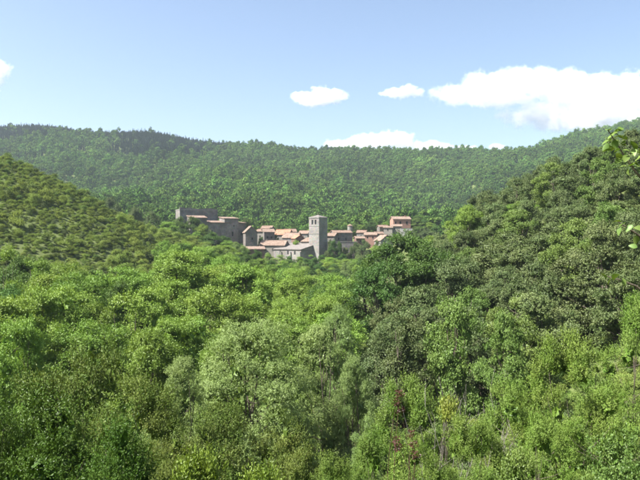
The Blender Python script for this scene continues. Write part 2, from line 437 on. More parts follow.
def trunk_paths(rng, H, z0, r, centres, multi=1, max_limbs=40, lean=0.06):
    paths = []
    stems = []
    for s in range(multi):
        off = rng.normal(size=2) * (0.25 if multi > 1 else 0.0)
        ln = rng.normal(size=2) * lean * H * (2.2 if multi > 1 else 1)
        tt = np.linspace(0, 1, 6)
        P = np.stack([off[0] + ln[0] * tt ** 1.3 + 0.03 * H * np.sin(tt * 5 + s), off[1] + ln[1] * tt ** 1.3 + 0.03 * H * np.sin(tt * 4 + 2 * s + 1) - 0.03 * H * math.sin(2 * s + 1), -0.3 + (H * 0.86 + 0.3) * tt], -1)
        P[0] += (0, 0, -0.2)
        rr = r / math.sqrt(multi) * (1 - 0.85 * tt) ; rr[0] *= 1.25
        stems.append((P, rr)); paths.append((P, rr))
    idx = np.arange(len(centres)); rng.shuffle(idx)
    for i in idx[:max_limbs]:
        c = centres[i]
        P, rr = stems[rng.integers(len(stems))]
        hz = np.clip(c[2] * rng.uniform(0.35, 0.75), H * 0.12, H * 0.75)
        f = (hz + 0.3) / (H * 0.86 + 0.3) * 5; j = min(int(f), 4); f -= j
        a = P[j] * (1 - f) + P[j + 1] * f; ra = (rr[j] * (1 - f) + rr[j + 1] * f) * rng.uniform(0.4, 0.62)
        mid = (a + c) / 2 + np.array([0, 0, -0.06 * H]) + rng.normal(size=3) * 0.04 * H
        mid = mid * 0.6 + np.array([c[0], c[1], mid[2]]) * 0.4
        tt = np.linspace(0, 1, 5)[:, None]
        B = (1 - tt) ** 2 * a + 2 * tt * (1 - tt) * mid + tt ** 2 * c
        paths.append((B, np.linspace(ra, max(ra * 0.2, 0.012), 5)))
    return paths

SPEC = {
 # name: H, W, z0, form, clumps, clump_r, shoots, shoot_len, per_shoot, leaf(l,w), kwargs, trunk r, stems, leaf mat, bark
 'ash':     (9.5, 8.0, 0.6, 'egg',  190, 0.62, 26, 0.36, 7, (0.17, 0.085), dict(up=0.6, spread=0.07, lob=0.12, lobe=0.17, normal_out=0.9), 0.17, 1, 'ash', 'bark'),
 'slim':    (10., 5.0, 0.6, 'egg',  110, 0.52, 24, 0.5, 6, (0.17, 0.085), dict(up=1.1, spread=0.08, hollow=0.2, lobe=0.17), 0.14, 2, 'ash', 'bark'),
 'locust':  (10., 8.5, 0.6, 'egg',  190, 0.68, 26, 0.36, 7, (0.17, 0.095), dict(up=0.35, spread=0.07, lob=0.14, lobe=0.15, normal_out=1.0), 0.2, 1, 'locust', 'bark'),
 'willow':  (9.0, 8.5, 0.3, 'dome',230, 0.5, 28, 0.45, 12, (0.11, 0.036), dict(up=0.9, droop=0.5, spread=0.04, lob=0.16, lobe=0.14, normal_out=0.9, hollow=0.45, core=16, core_size=0.26), 0.2, 3, 'willow', 'bark'),
 'bigwillow': (11., 12., 0.3, 'dome', 400, 0.62, 26, 0.5, 11, (0.115, 0.038), dict(up=0.9, droop=0.5, spread=0.04, lob=0.12, lobe=0.12, normal_out=0.9, hollow=0.6, core=16, core_size=0.24), 0.22, 4, 'willow', 'bark'),
 'oak':     (7.5, 8.0, 0.3, 'round',190, 0.66, 32, 0.16, 6, (0.145, 0.095), dict(up=0.45, spread=0.06, normal_out=0.9, lob=0.14, lobe=0.14), 0.22, 2, 'oak', 'bark'),
 'oakg':    (8.5, 7.0, 0.3, 'egg',  180, 0.6, 32, 0.2, 6, (0.145, 0.095), dict(up=0.45, spread=0.07, normal_out=0.8, lob=0.14, lobe=0.16), 0.2, 1, 'oak_green', 'bark'),
 'oakcone': (9.0, 5.2, 0.2, 'cone', 170, 0.52, 30, 0.2, 6, (0.12, 0.08), dict(up=0.5, spread=0.05, normal_out=0.8, lob=0.12, lobe=0.17), 0.17, 1, 'oak', 'bark'),
}
VAR = {}
def make_variant(key, seed, scale_leaf=1.0, dense=1.0):
    H, W, z0, form, nc, cr, ns, sl, pl, leaf, kw, tr, ms, lm, bk = SPEC[key]
    rg = np.random.default_rng(seed)
    v, q, t, c = crown(rg, H, W, z0, form, nc, cr, int(ns * dense), sl, pl, (leaf[0] * scale_leaf, leaf[1] * scale_leaf), **kw)
    cm = mesh_np('crown', v, q, t, mat=M[lm])
    tv, tq = tubes(trunk_paths(rg, H, z0, tr, c, ms))
    tm = mesh_np('trunk', tv, tq, smooth=True, mat=M[bk])
    return dict(crown=cm, trunk=tm, H=H, W=W)
def variants(key, n, seed0, **kw):
    VAR[key] = [make_variant(key, seed0 + i, **kw) for i in range(n)]
variants('ash', 3, 100); variants('slim', 2, 120); variants('locust', 3, 140); variants('willow', 3, 160)
variants('bigwillow', 1, 170); variants('oak', 4, 180); variants('oakg', 3, 200); variants('oakcone', 2, 220)
for k in VAR: print('tree', k, len(VAR[k][0]['crown'].polygons), len(VAR[k][0]['trunk'].polygons))

PLACED = []      # (x, y, radius) of every plant, for spacing
OCC = np.zeros((240, 320), bool)
def project_cover(x, y, z0, z1, w, mark=True, shrink=0.8):
    """number of still free cells of a coarse view grid that this crown would fill"""
    if y < 3: return 99
    uc = (320 + x / y * F) / 2; vt = (240 - z1 / y * F) / 2; vb = (240 - z0 / y * F) / 2
    ru = w / 2 / y * F / 2 * shrink; rv = max((vb - vt) / 2 * shrink, 0.5); vc = (vt + vb) / 2
    a0, a1 = int(max(uc - ru, 0)), int(min(uc + ru + 1, 320)); b0, b1 = int(max(vc - rv, 0)), int(min(vc + rv + 1, 240))
    if a1 <= a0 or b1 <= b0: return 0
    U, Vv = np.meshgrid(np.arange(a0, a1) + 0.5, np.arange(b0, b1) + 0.5)
    m = ((U - uc) / max(ru, 0.5)) ** 2 + ((Vv - vc) / rv) ** 2 <= 1
    sub = OCC[b0:b1, a0:a1]; free = int((m & ~sub).sum())
    if mark: sub |= m
    return free

def plant_tree(name, key, x, y, h, w, label, cat='tree', group=None, rz=None, var=None):
    V = VAR[key]; vv = V[rng.integers(len(V))] if var is None else V[var]
    z = gz(x, y)
    e = empty(name, (x, y, z - 0.05), rng.uniform(0, 6.28) if rz is None else rz)
    e.scale = (w / vv['W'], w / vv['W'], h / vv['H'])
    tag(e, label, cat, group)
    link('trunk', vv['trunk'], e); link('crown', vv['crown'], e)
    PLACED.append((x, y, w / 2))
    return e


# ------------------------------------------------------------------ village
def opening_wall(mb, o, ex, w, z0, z1, wins, inward, depth=0.28):
    """rectangular wall from point o along ex, with rectangular openings (x centre, z bottom, width, height) and their reveals"""
    o = Vector(o); ex = Vector(ex); inw = Vector(inward); up = Vector((0, 0, 1))
    xs = sorted({0.0, w} | {a for (c, b, ww, h) in wins for a in (c - ww / 2, c + ww / 2)})
    zs = sorted({z0, z1} | {a for (c, b, ww, h) in wins for a in (b, b + h)})
    P = lambda x, z, d=0: o + ex * x + up * z + inw * d
    for i in range(len(xs) - 1):
        for j in range(len(zs) - 1):
            cx, cz = (xs[i] + xs[i + 1]) / 2, (zs[j] + zs[j + 1]) / 2
            if any(abs(cx - c) < ww / 2 and b < cz < b + h for (c, b, ww, h) in wins): continue
            mb.poly([P(xs[i], zs[j]), P(xs[i + 1], zs[j]), P(xs[i + 1], zs[j + 1]), P(xs[i], zs[j + 1])])
    for (c, b, ww, h) in wins:
        l, r, t = c - ww / 2, c + ww / 2, b + h
        mb.poly([P(l, b), P(l, t), P(l, t, depth), P(l, b, depth)]); mb.poly([P(r, b), P(r, b, depth), P(r, t, depth), P(r, t)])
        mb.poly([P(l, b), P(l, b, depth), P(r, b, depth), P(r, b)]); mb.poly([P(l, t), P(r, t), P(r, t, depth), P(l, t, depth)])

def block(parent, W, D, H, wall, roof, rtype='gable', rh=1.5, wins=(), side_wins=(), ox=0.0, oy=0.0, wall_name='wall',
          nest=False, chimney=None, over=0.35, foot=5.0, window_mat='glass', oz=0.0):
    """walls + roof + windows of one building volume. local x along the front, front at y=oy facing -y, width centred on ox"""
    x0, x1, y0, y1 = ox - W / 2, ox + W / 2, oy, oy + D
    mb = MB(); zb = oz - foot
    hb = {'shed': H + rh}.get(rtype, H)
    opening_wall(mb, (x0, y0, 0), (1, 0, 0), W, zb, oz + H, wins, (0, 1, 0))
    opening_wall(mb, (x0, y1, 0), (0, -1, 0), D, zb, oz + H, side_wins, (1, 0, 0))
    mb.poly([(x1, y0, zb), (x1, y1, zb), (x1, y1, oz + H), (x1, y0, oz + H)])
    mb.poly([(x1, y1, zb), (x0, y1, zb), (x0, y1, oz + hb), (x1, y1, oz + hb)])
    zt = oz + H
    if rtype == 'gable':
        for x in (x0, x1): mb.poly([(x, y0, zt), (x, y1, zt), (x, (y0 + y1) / 2, zt + rh)])
    elif rtype == 'front':
        for y in (y0, y1): mb.poly([(x0, y, zt), (x1, y, zt), ((x0 + x1) / 2, y, zt + rh)])
    elif rtype == 'shed':
        for x in (x0, x1): mb.poly([(x, y0, zt), (x, y1, zt), (x, y1, zt + rh)])
    wo_ = mb.build(wall_name, M[wall], parent)
    holder = wo_ if nest else parent
    rb = MB(); th = 0.2; e = over; up = (0, 0, th)
    if rtype == 'gable':
        ym = (y0 + y1) / 2; k = rh / (D / 2)
        rb.prism([(x0 - e, y0 - e, zt - e * k), (x1 + e, y0 - e, zt - e * k), (x1 + e, ym, zt + rh), (x0 - e, ym, zt + rh)], up)
        rb.prism([(x1 + e, y1 + e, zt - e * k), (x0 - e, y1 + e, zt - e * k), (x0 - e, ym, zt + rh), (x1 + e, ym, zt + rh)], up)
        rb.box(x0 - e, x1 + e, ym - 0.14, ym + 0.14, zt + rh + th - 0.06, zt + rh + th + 0.09)
    elif rtype == 'front':
        xm = (x0 + x1) / 2; k = rh / (W / 2)
        rb.prism([(x0 - e, y1 + e, zt - e * k), (x0 - e, y0 - e, zt - e * k), (xm, y0 - e, zt + rh), (xm, y1 + e, zt + rh)], up)
        rb.prism([(x1 + e, y0 - e, zt - e * k), (x1 + e, y1 + e, zt - e * k), (xm, y1 + e, zt + rh), (xm, y0 - e, zt + rh)], up)
        rb.box(xm - 0.14, xm + 0.14, y0 - e, y1 + e, zt + rh + th - 0.06, zt + rh + th + 0.09)
    elif rtype == 'shed':
        k = rh / D
        rb.prism([(x0 - e, y0 - e, zt - e * k), (x1 + e, y0 - e, zt - e * k), (x1 + e, y1 + e, zt + rh + e * k), (x0 - e, y1 + e, zt + rh + e * k)], up)
    elif rtype == 'pyramid':
        xm, ym = (x0 + x1) / 2, (y0 + y1) / 2
        c = [(x0 - e, y0 - e, zt), (x1 + e, y0 - e, zt), (x1 + e, y1 + e, zt), (x0 - e, y1 + e, zt)]
        for i in range(4): rb.poly([c[i], c[(i + 1) % 4], (xm, ym, zt + rh)])
        rb.poly(c[::-1])
    elif rtype == 'flat':
        rb.box(x0 - e, x1 + e, y0 - e, y1 + e, zt, zt + 0.35)
    ro = rb.build('roof', M[roof], holder)
    for (c, b, ww, h) in wins:
        m = MB(); m.box(x0 + c - ww / 2 + 0.01, x0 + c + ww / 2 - 0.01, y0 + 0.2, y0 + 0.26, b + 0.01, b + h - 0.01)
        wob = m.build('window', M[window_mat], holder)
        if not nest:
            m = MB(); m.box(x0 + c - ww / 2 - 0.12, x0 + c + ww / 2 + 0.12, y0 - 0.08, y0 + 0.02, b - 0.14, b - 0.005); m.build('sill', M['stone_warm'], wob)
    for (c, b, ww, h) in side_wins:
        m = MB(); yc = y1 - c; m.box(x0 + 0.2, x0 + 0.26, yc - ww / 2 + 0.01, yc + ww / 2 - 0.01, b + 0.01, b + h - 0.01); m.build('window', M[window_mat], holder)
    if chimney and not nest:
        cx, cyy, ch = chimney
        m = MB(); m.box(cx - 0.35, cx + 0.35, cyy - 0.3, cyy + 0.3, zt, zt + rh + ch); m.box(cx - 0.45, cx + 0.45, cyy - 0.4, cyy + 0.4, zt + rh + ch, zt + rh + ch + 0.15)
        m.build('chimney', M[wall], ro)
    return wo_

def house(name, label, u, Y, v_eave, v_base, W, D, theta, wall, roof, rtype='gable', rh=1.4, wins=(), side_wins=(), chimney=None, cat='house', group='houses of the village'):
    p = px(u, v_base, Y)
    H = (v_base - v_eave) / F * Y
    e = empty(name, p, R(theta)); tag(e, label, cat, group)
    block(e, W, D, H, wall, roof, rtype, rh, wins, side_wins, chimney=chimney)
    return e

# the old castle above the roofs
castle = empty('castle', px(215, 246, 286), R(25)); tag(castle, 'grey stone castle with stepped blocks rising left of the village roofs', 'castle')
def cb(u, v_eave, Y, W, D, name, **kw):
    """castle block whose front centre sits at picture column u; local frame of the castle"""
    p = Vector(px(u, 246, Y)); q = castle.matrix_basis.inverted() @ p
    H = (246 - v_eave) / F * Y
    return block(castle, W, D, H, ox=q.x, oy=q.y, wall_name=name, nest=True, **kw)
bpy.context.view_layer.update()
cb(199, 210.5, 298, 17, 8, 'wing', wall='stone', roof='stone_warm', rtype='flat', over=0.1, wins=((5, 11.5, 0.8, 1.3), (11, 11.5, 0.8, 1.3)))
_wq = castle.matrix_basis.inverted() @ Vector(px(199, 246, 298)); _wz = (246 - 210.5) / F * 298 + 0.35
m = MB(); m.prism([(_wq.x - 8.5, _wq.y, _wz), (_wq.x + 8.5, _wq.y, _wz), (_wq.x + 8.5, _wq.y, _wz + 0.1), (_wq.x + 6.5, _wq.y, _wz + 0.25), (_wq.x + 5.6, _wq.y, _wz + 0.75), (_wq.x + 3.0, _wq.y, _wz + 0.6),
                   (_wq.x + 1.2, _wq.y, _wz + 0.2), (_wq.x - 2.4, _wq.y, _wz + 0.35), (_wq.x - 4.1, _wq.y, _wz + 0.7), (_wq.x - 6.0, _wq.y, _wz + 0.55), (_wq.x - 8.5, _wq.y, _wz + 0.9)], (0, 0.6, 0))
m.build('parapet', M['stone'], castle)
cb(198.5, 217.8, 284.5, 7.2, 5, 'lean_to', wall='stone_dark', roof='tile_pink', rtype='shed', rh=0.9)
cb(217, 222.8, 289, 11.5, 8, 'main_range', wall='stone', roof='tile_pink', rtype='shed', rh=0.9, wins=((3.5, 5.5, 0.6, 1.1),))
cb(231.5, 218.8, 291.6, 6.2, 8, 'keep', wall='stone', roof='tile_pink', rtype='shed', rh=0.8, wins=((3.6, 4.2, 0.75, 1.9), (4.2, 8.3, 0.5, 0.7)))
cb(241, 223.2, 294.0, 4.4, 7, 'stair_block', wall='stone_dark', roof='tile_brown', rtype='shed', rh=0.5, wins=((2.4, 4.6, 0.7, 1.2),))

house('gabled_house', 'grey gabled house with a slanting lit roof against the castle', 251.5, 285, 232, 250, 5.0, 8, 14, 'stone_dark', 'tile_pink', 'front', 2.4, ((2.8, 4.2, 0.6, 1.0),))
house('long_cottage', 'low red brown cottage with pink roof below the castle', 254.5, 272, 249.3, 262, 8.2, 6, 9, 'brickish', 'tile_pink', 'shed', 0.9, ((1.8, 2.6, 0.6, 0.9), (5.6, 2.6, 0.6, 0.9)))
sh = empty('open_shed', px(252.5, 264, 266), R(8)); tag(sh, 'small open shed with whitewashed end wall under the red brown cottage', 'shed')
m = MB(); m.box(-2.6, -1.4, 0, 3, -3, 3.3); m.build('end_wall', M['whitewash'], sh)
m = MB(); m.box(-1.4, 2.6, 2.7, 3.0, -3, 3.2); m.build('back_wall', M['stone_dark'], sh)
m = MB(); m.box(2.3, 2.6, 0.1, 2.6, -3, 2.9); m.build('side_wall', M['stone_dark'], sh)
m = MB(); m.prism([(-2.8, -0.3, 3.0), (2.8, -0.3, 2.75), (2.8, 3.3, 3.3), (-2.8, 3.3, 3.55)], (0, 0, 0.16)); m.build('roof', M['tile_brown'], sh)

house('shaded_house', 'grey house with pale pink roof standing right of the gabled house', 269.5, 311, 232, 246, 5.0, 6, 20, 'stone_dark', 'tile_pink', 'gable', 1.4, ((1.6, 3.4, 0.7, 1.0), (3.5, 3.4, 0.7, 1.0)), chimney=(1.4, 3, 0.5))
house('pale_house', 'narrow cream house squeezed between the gabled and grey houses', 260, 313, 231.5, 246, 3.6, 6, -14, 'plaster', 'tile_brown', 'gable', 1.0, ((1.8, 3.9, 0.6, 1.0),))
house('orange_roofed_house', 'house with the brightest orange tiled roof above the church', 281.5, 320, 234.6, 246, 6.8, 8, -14, 'plaster', 'tile_orange', 'gable', 2.3, ((1.8, 3, 0.7, 1.0), (4.6, 3, 0.7, 1.0)))
house('pink_roofed_house', 'house with pale pink roof between the orange roof and the church tower', 289.5, 309, 237.6, 248, 7.2, 7, -20, 'stone_warm', 'tile_pink', 'gable', 2.1, ((2.2, 2.8, 0.6, 0.9), (5, 2.8, 0.6, 0.9)), chimney=(2.2, 3.5, 0.4))
house('brown_house', 'small brown walled house with orange roof close behind the church', 300, 304, 238.2, 249, 4.0, 6, 22, 'brickish', 'tile_orange', 'front', 1.3, ((2.0, 3.0, 0.6, 0.9),))
house('broad_house', 'broad low house with wide pink roof in front of the grey house', 272, 298, 245.3, 256, 11.2, 8, -12, 'plaster', 'tile_pink', 'gable', 2.0, ((2.5, 2.4, 0.7, 1.0), (6, 2.4, 0.7, 1.0), (9, 2.4, 0.7, 1.0)), chimney=(-3.6, 4, 0.5))
house('lean_to_house', 'small house with pink roof tucked beside the foot of the church tower', 305.5, 299, 241.6, 250, 4.2, 6, -25, 'plaster', 'tile_pink', 'shed', 1.6, ((2.0, 2.2, 0.6, 0.8),))

house('narrow_house', 'narrow tan house with brown roof behind the orange roof', 291, 330, 231.8, 244, 5.2, 6, 10, 'stone_warm', 'tile_brown', 'gable', 1.3, ((1.6, 3.6, 0.6, 0.9), (3.6, 3.6, 0.6, 0.9)))
house('tan_house', 'tan house with brown roof peeping above the pale pink roofed grey house', 266, 330, 228.4, 242, 5.0, 6, -12, 'stone', 'tile_brown', 'gable', 1.2, ((1.6, 4.2, 0.6, 0.9), (3.4, 4.2, 0.6, 0.9)))
house('small_tiled_house', 'small tan house with faded roof left of the belfry tower top storey', 303, 322, 233.6, 246, 4.4, 6, -16, 'stone_warm', 'tile_pink', 'gable', 1.3, ((2.2, 3.8, 0.6, 0.9),))
house('hut', 'small stone hut with brown roof right of the low salmon walled house', 380, 322, 233.8, 244, 3.6, 4, 14, 'stone', 'tile_brown', 'gable', 0.9, ((1.8, 2.8, 0.6, 0.8),), cat='hut')
house('stone_house', 'small stone house with faded roof behind the red brown house', 361, 322, 232.6, 244, 4.2, 5, -14, 'stone_warm', 'tile_brown', 'gable', 1.0, ((2.1, 3.4, 0.6, 0.8),))

# the church: nave with lean roof and a square belfry tower
church = empty('church', px(301, 258, 286), R(-40)); tag(church, 'grey stone church with square belfry tower and long pale roof', 'church')
nw = 16.0
block(church, nw, 12.0, 258 * 0 + (258 - 249.6) / F * 286, 'stone_warm', 'tile_grey', 'shed', 2.6, ((4.0, 1.4, 0.8, 1.5), (8.5, 1.4, 0.8, 1.5), (12.5, 1.4, 0.8, 1.5)), ox=-nw / 2, wall_name='nave', nest=True)
for bx_ in (-0.25, -5.8, -11.2):
    m = MB(); m.prism([(bx_ - 0.4, -0.55, -5), (bx_ + 0.25, -0.55, -5), (bx_ + 0.25, -0.001, -5), (bx_ - 0.4, -0.001, -5)], (0, 0, 7.6))
    m.build('buttress', M['stone_warm'], church)
m = MB(); m.box(0.003, 0.05, -0.25, 12.2, 2.9, 3.25); m.build('cornice', M['stone_dark'], church)
bpy.context.view_layer.update()
tp = church.matrix_basis.inverted() @ Vector(px(319, 256, 289.5))
ts = 5.7
tx, ty = tp.x - ts / 2, tp.y
TH = (256 - 217.3) / F * 289.5 + 0.85
belf = ((ts / 2 - 0.9, TH - 3.1, 0.95, 2.0), (ts / 2 + 0.9, TH - 3.1, 0.95, 2.0))
tw = block(church, ts, ts, TH, 'stone_warm', 'tile_grey', 'pyramid', 1.1, belf, ((ts / 2, TH - 3.1, 0.95, 2.0),), ox=tx, oy=ty, wall_name='tower', nest=True, over=0.18)
for zc, hh, ee in ((TH - 3.9, 0.2, 0.1), (TH - 7.2, 0.2, 0.1), (TH - 0.42, 0.36, 0.16)):
    m = MB(); a = ts / 2
    m.box(tx - a - ee, tx + a + ee, ty - ee, ty - 0.002, zc, zc + hh); m.box(tx - a - ee, tx + a + ee, ty + ts + 0.002, ty + ts + ee, zc, zc + hh)
    m.box(tx - a - ee, tx - a - 0.002, ty, ty + ts, zc, zc + hh); m.box(tx + a + 0.002, tx + a + ee, ty, ty + ts, zc, zc + hh)
    m.build('string_course', M['stone_warm'], tw)
m = MB(); m.box(tx - 0.05, tx + 0.05, ty + ts / 2 - 0.05, ty + ts / 2 + 0.05, TH + 1.0, TH + 2.1); m.box(tx - 0.35, tx + 0.35, ty + ts / 2 - 0.04, ty + ts / 2 + 0.04, TH + 1.6, TH + 1.7)
m.build('cross', M['wood'], tw)

house('stone_cottage', 'small house with pink roof just right of the church tower', 330.5, 301, 236, 250, 3.6, 6, -18, 'stone', 'tile_pink', 'gable', 1.2, ((1.8, 3.8, 0.6, 0.9),))
house('grey_house', 'long grey house with brown roof under the round turret', 343, 306, 232.8, 248, 8.4, 7, 14, 'stone', 'tile_brown', 'gable', 1.0, ((2.2, 3.6, 0.6, 1.0), (5.6, 3.6, 0.6, 1.0)))
tur = empty('round_turret', px(350, 240, 312)); tag(tur, 'slim round stone turret with flat conical cap rising behind the long grey house', 'turret')
def lathe(prof, n=20):
    a = np.arange(n) * 2 * np.pi / n; mb = MB(); 
    for (r, z) in prof:
        mb.v += [(r * math.cos(t), r * math.sin(t), z) for t in a]
    for i in range(len(prof) - 1):
        for j in range(n): mb.f.append([i * n + j, i * n + (j + 1) % n, (i + 1) * n + (j + 1) % n, (i + 1) * n + j])
    return mb
lathe([(1.25, -5), (1.15, 6.1), (1.22, 6.2), (1.22, 6.5), (1.1, 6.55)]).build('wall', M['stone_warm'], tur)
lathe([(1.35, 6.5), (1.35, 6.62), (0.6, 7.1), (0.02, 7.35)]).build('roof', M['tile_brown'], tur)
house('red_brown_house', 'small red brown house between the turret and the dark round tree', 360.5, 303, 238.4, 248, 3.9, 5, 10, 'brickish', 'tile_pink', 'gable', 0.8, ((2.0, 2.6, 0.6, 0.9),))
house('pink_house', 'low house with salmon wall and pink roof above the dark round tree', 370.5, 312, 234.9, 246, 5.6, 6, -8, 'plaster_pink', 'tile_pink', 'gable', 1.1, ((1.4, 3.6, 0.6, 0.8), (3.9, 3.6, 0.6, 0.8)))
rw = empty('retaining_wall', px(343, 262, 292), R(4)); tag(rw, 'tall dark stone retaining wall holding up the houses right of the church', 'wall')
m = MB(); m.box(-6.6, 6.2, 0, 1.2, -4, 8.6); m.build('wall', M['stone'], rw)
m = MB(); m.box(-6.75, 6.35, -0.1, 1.3, 8.6, 8.85); m.build('coping', M['stone_warm'], rw)
for bx_ in (-4.2, 0.2, 4.4):
    m = MB(); m.prism([(bx_ - 0.5, -1.3, -4), (bx_ + 0.5, -1.3, -4), (bx_ + 0.5, -0.002, -4), (bx_ - 0.5, -0.002, -4)], (0, 0.0, 10.5)); m.build('buttress', M['stone_dark'], rw)
house('salmon_house', 'large salmon house with pale roof standing highest, apart on the right', 402, 336, 219.2, 231, 8.8, 8, 6, 'plaster_pink', 'tile_pink', 'gable', 1.3, ((3.6, 3.3, 0.9, 1.5), (6.9, 3.5, 0.9, 1.3), (1.2, 3.5, 0.8, 1.2)), chimney=(2.6, 4, 0.5))
house('annex_house', 'cream annex with pink roof built against the front of the salmon house', 396.5, 330, 226.2, 233, 4.9, 4, -6, 'plaster', 'tile_pink', 'gable', 0.8, ((1.5, 1.6, 0.6, 0.8),))
house('cream_cottage', 'low cream house left of the annex below the salmon house', 388, 329, 227.6, 233, 4.2, 4, -10, 'plaster', 'tile_pink', 'gable', 0.6, ((2.0, 1.2, 0.6, 0.7),))
tw_ = empty('terrace_wall', px(406.5, 233, 327), R(2)); tag(tw_, 'low whitewashed terrace wall in front of the salmon house', 'wall')
m = MB(); m.box(-2.9, 2.9, 0, 0.5, -3, 2.3); m.build('wall', M['whitewash'], tw_)
m = MB(); m.box(-3.0, 3.0, -0.08, 0.58, 2.3, 2.42); m.build('coping', M['tile_pink'], tw_)
house('barn', 'small brown roofed barn behind and left of the salmon house', 384, 342, 227, 233, 4.5, 5, 12, 'stone_dark', 'tile_brown', 'gable', 0.9, ((2.2, 1.4, 0.7, 0.8),), cat='barn')
house('gable_roofed_house', 'house showing only a low pink gable roof below the salmon house', 387, 304, 240.4, 250, 6.2, 7, 20, 'stone_warm', 'tile_pink', 'front', 2.3, ((3.0, 2.4, 0.6, 0.9),))
house('lone_house', 'tiny pale house alone in the trees right of the salmon house', 438, 362, 221.2, 229, 3.4, 4, -10, 'whitewash', 'tile_pink', 'gable', 0.8, ((1.7, 2.0, 0.6, 0.8),))

# ------------------------------------------------------------------ trees that stand out
TREES = []
def T(name, key, u, vt, Y, wpx, label, group=None, var=None): TREES.append((name, key, u, vt, Y, wpx, label, group, var))
G_B = 'bright trees on the valley floor'; G_W = 'willows in the valley'; G_O = 'oaks on the wooded slope'; G_V = 'trees round the village'
T('ash_tree', 'ash', 52, 287, 60, 84, 'rounded bright green tree at the left edge below the scrub hill', G_B, 0)
T('ash_tree', 'ash', 100, 302, 62, 72, 'bright green tree just right of the rounded one at the left edge', G_B, 1)
T('slim_tree', 'slim', 8, 250, 72, 44, 'tall thin airy tree at the far left edge of the picture', G_B, 0)
T('slim_tree', 'slim', 38, 258, 80, 42, 'tall thin airy tree second from the left edge', G_B, 1)
T('ash_tree', 'ash', 122, 268, 82, 84, 'large bright green tree at the foot of the scrub hill', G_B, 2)
T('ash_tree', 'ash', 184, 252, 88, 100, 'tallest and widest bright green tree under the castle', G_B, 0)
T('ash_tree', 'ash', 246, 263, 93, 80, 'bright green tree under the red brown cottage and open shed', G_B, 1)
T('ash_tree', 'ash', 154, 288, 68, 82, 'bright green tree in the middle of the left valley canopy', G_B, 0)
T('ash_tree', 'ash', 214, 288, 70, 80, 'bright green tree directly behind the willows', G_B, 2)
T('ash_tree', 'ash', 218, 338, 50, 60, 'small vivid green tree against the left flank of the willows', G_B, 2)
T('ash_tree', 'ash', 146, 326, 50, 84, 'vivid green tree behind the olive brown bush', G_B, 1)
T('ash_tree', 'ash', 18, 320, 46, 76, 'vivid green tree at the left edge above the dark glossy bushes', G_B, 0)
T('willow_tree', 'bigwillow', 250, 311, 42, 184, 'largest silvery willow filling the lower middle', G_W, 0)
T('willow_tree', 'willow', 322, 322, 47, 100, 'feathery willow leaning against the right side of the largest one', G_W, 1)
T('willow_tree', 'willow', 354, 350, 44, 66, 'narrow pale willow beside the dark hollow', G_W, 2)
T('willow_tree', 'willow', 184, 354, 36, 84, 'low silvery willow left of the largest one', G_W, 1)
T('willow_tree', 'willow', 338, 300, 66, 66, 'small willow behind the others toward the dark broad tree', G_W, 2)
T('willow_tree', 'willow', 366, 414, 34, 46, 'pale willow bush below the narrow willow at the hollow', G_W, 0)
T('broad_tree', 'locust', 402, 233, 98, 96, 'broad dark green tree covering the foot of the village on the right', G_O, 0)
T('broad_tree', 'locust', 364, 266, 100, 66, 'dark green tree left of the broad one below the retaining wall', G_O, 1)
T('broad_tree', 'ash', 466, 205, 126, 44, 'light green tree standing out on the crest right of the village', G_O, 1)
T('broad_tree', 'ash', 522, 203, 118, 44, 'light green tree among the grey oaks on the slope', G_O, 2)
T('holm_oak', 'oak', 510, 232, 92, 92, 'large silvery grey oak in the middle of the wooded slope', G_O, 0)
T('holm_oak', 'oak', 452, 258, 84, 84, 'grey oak right of the broad dark green tree', G_O, 1)
T('holm_oak', 'oakcone', 404, 310, 56, 72, 'dark cone shaped oak at the edge of the dark hollow', G_O, 0)
T('holm_oak', 'oakcone', 384, 330, 60, 56, 'dark narrow oak just left of the cone shaped one', G_O, 1)
T('green_oak', 'oakg', 450, 292, 56, 76, 'mid green oak above the dead grey stems', G_O, 0)
T('green_oak', 'oakg', 506, 312, 48, 58, 'small rounded pale oak above the feathery heath bushes', G_O, 1)
T('holm_oak', 'oak', 606, 150, 128, 100, 'big dark oak highest on the slope near the right edge', G_O, 2)
T('holm_oak', 'oak', 566, 222, 90, 92, 'grey oak right of the large silvery one', G_O, 3)
T('holm_oak', 'oak', 540, 290, 60, 84, 'dark oak just above the feathery heath bushes', G_O, 2)
T('holm_oak', 'oak', 622, 200, 92, 96, 'wide grey oak at the right edge under the big dark oak', G_O, 1)
T('holm_oak', 'oak', 604, 248, 64, 110, 'nearest wide grey oak at the right edge', G_O, 0)
T('holm_oak', 'oak', 330, 240, 287, 12, 'dark tree pressed against the shaded side of the church tower', G_V, 1)
T('holm_oak', 'oak', 364, 239.5, 282, 19, 'dark round tree against the retaining wall right of the church', G_V, 0)
T('broad_tree', 'locust', 334, 240, 284, 13, 'dark ivy covered tree at the right foot of the church tower', G_V, 0)
T('holm_oak', 'oak', 246, 217.5, 300, 16, 'dark round tree peeping over the castle stair block', G_V, 1)
T('broad_tree', 'locust', 180, 217, 266, 24, 'leafy tree under the lit end of the castle wing', G_V, 2)
T('broad_tree', 'ash', 204, 224, 262, 22, 'lighter tree in front of the castle lean-to', G_V, 1)
T('broad_tree', 'locust', 223, 236, 258, 22, 'dark bushy tree below the castle main range', G_V, 1)
T('broad_tree', 'locust', 192, 217, 266, 26, 'leafy tree hiding the foot of the castle wing', G_V, 1)
T('broad_tree', 'locust', 212, 232, 255, 26, 'dark tree in front of the castle main range', G_V, 2)
T('broad_tree', 'ash', 168, 222, 258, 24, 'light tree left of the castle at the end of the scrub hill', G_V, 0)
T('broad_tree', 'locust', 236, 243, 250, 26, 'tree under the castle keep window', G_V, 0)
T('broad_tree', 'willow', 280, 254, 255, 30, 'grey green tree in front of the church nave', G_V, 0)
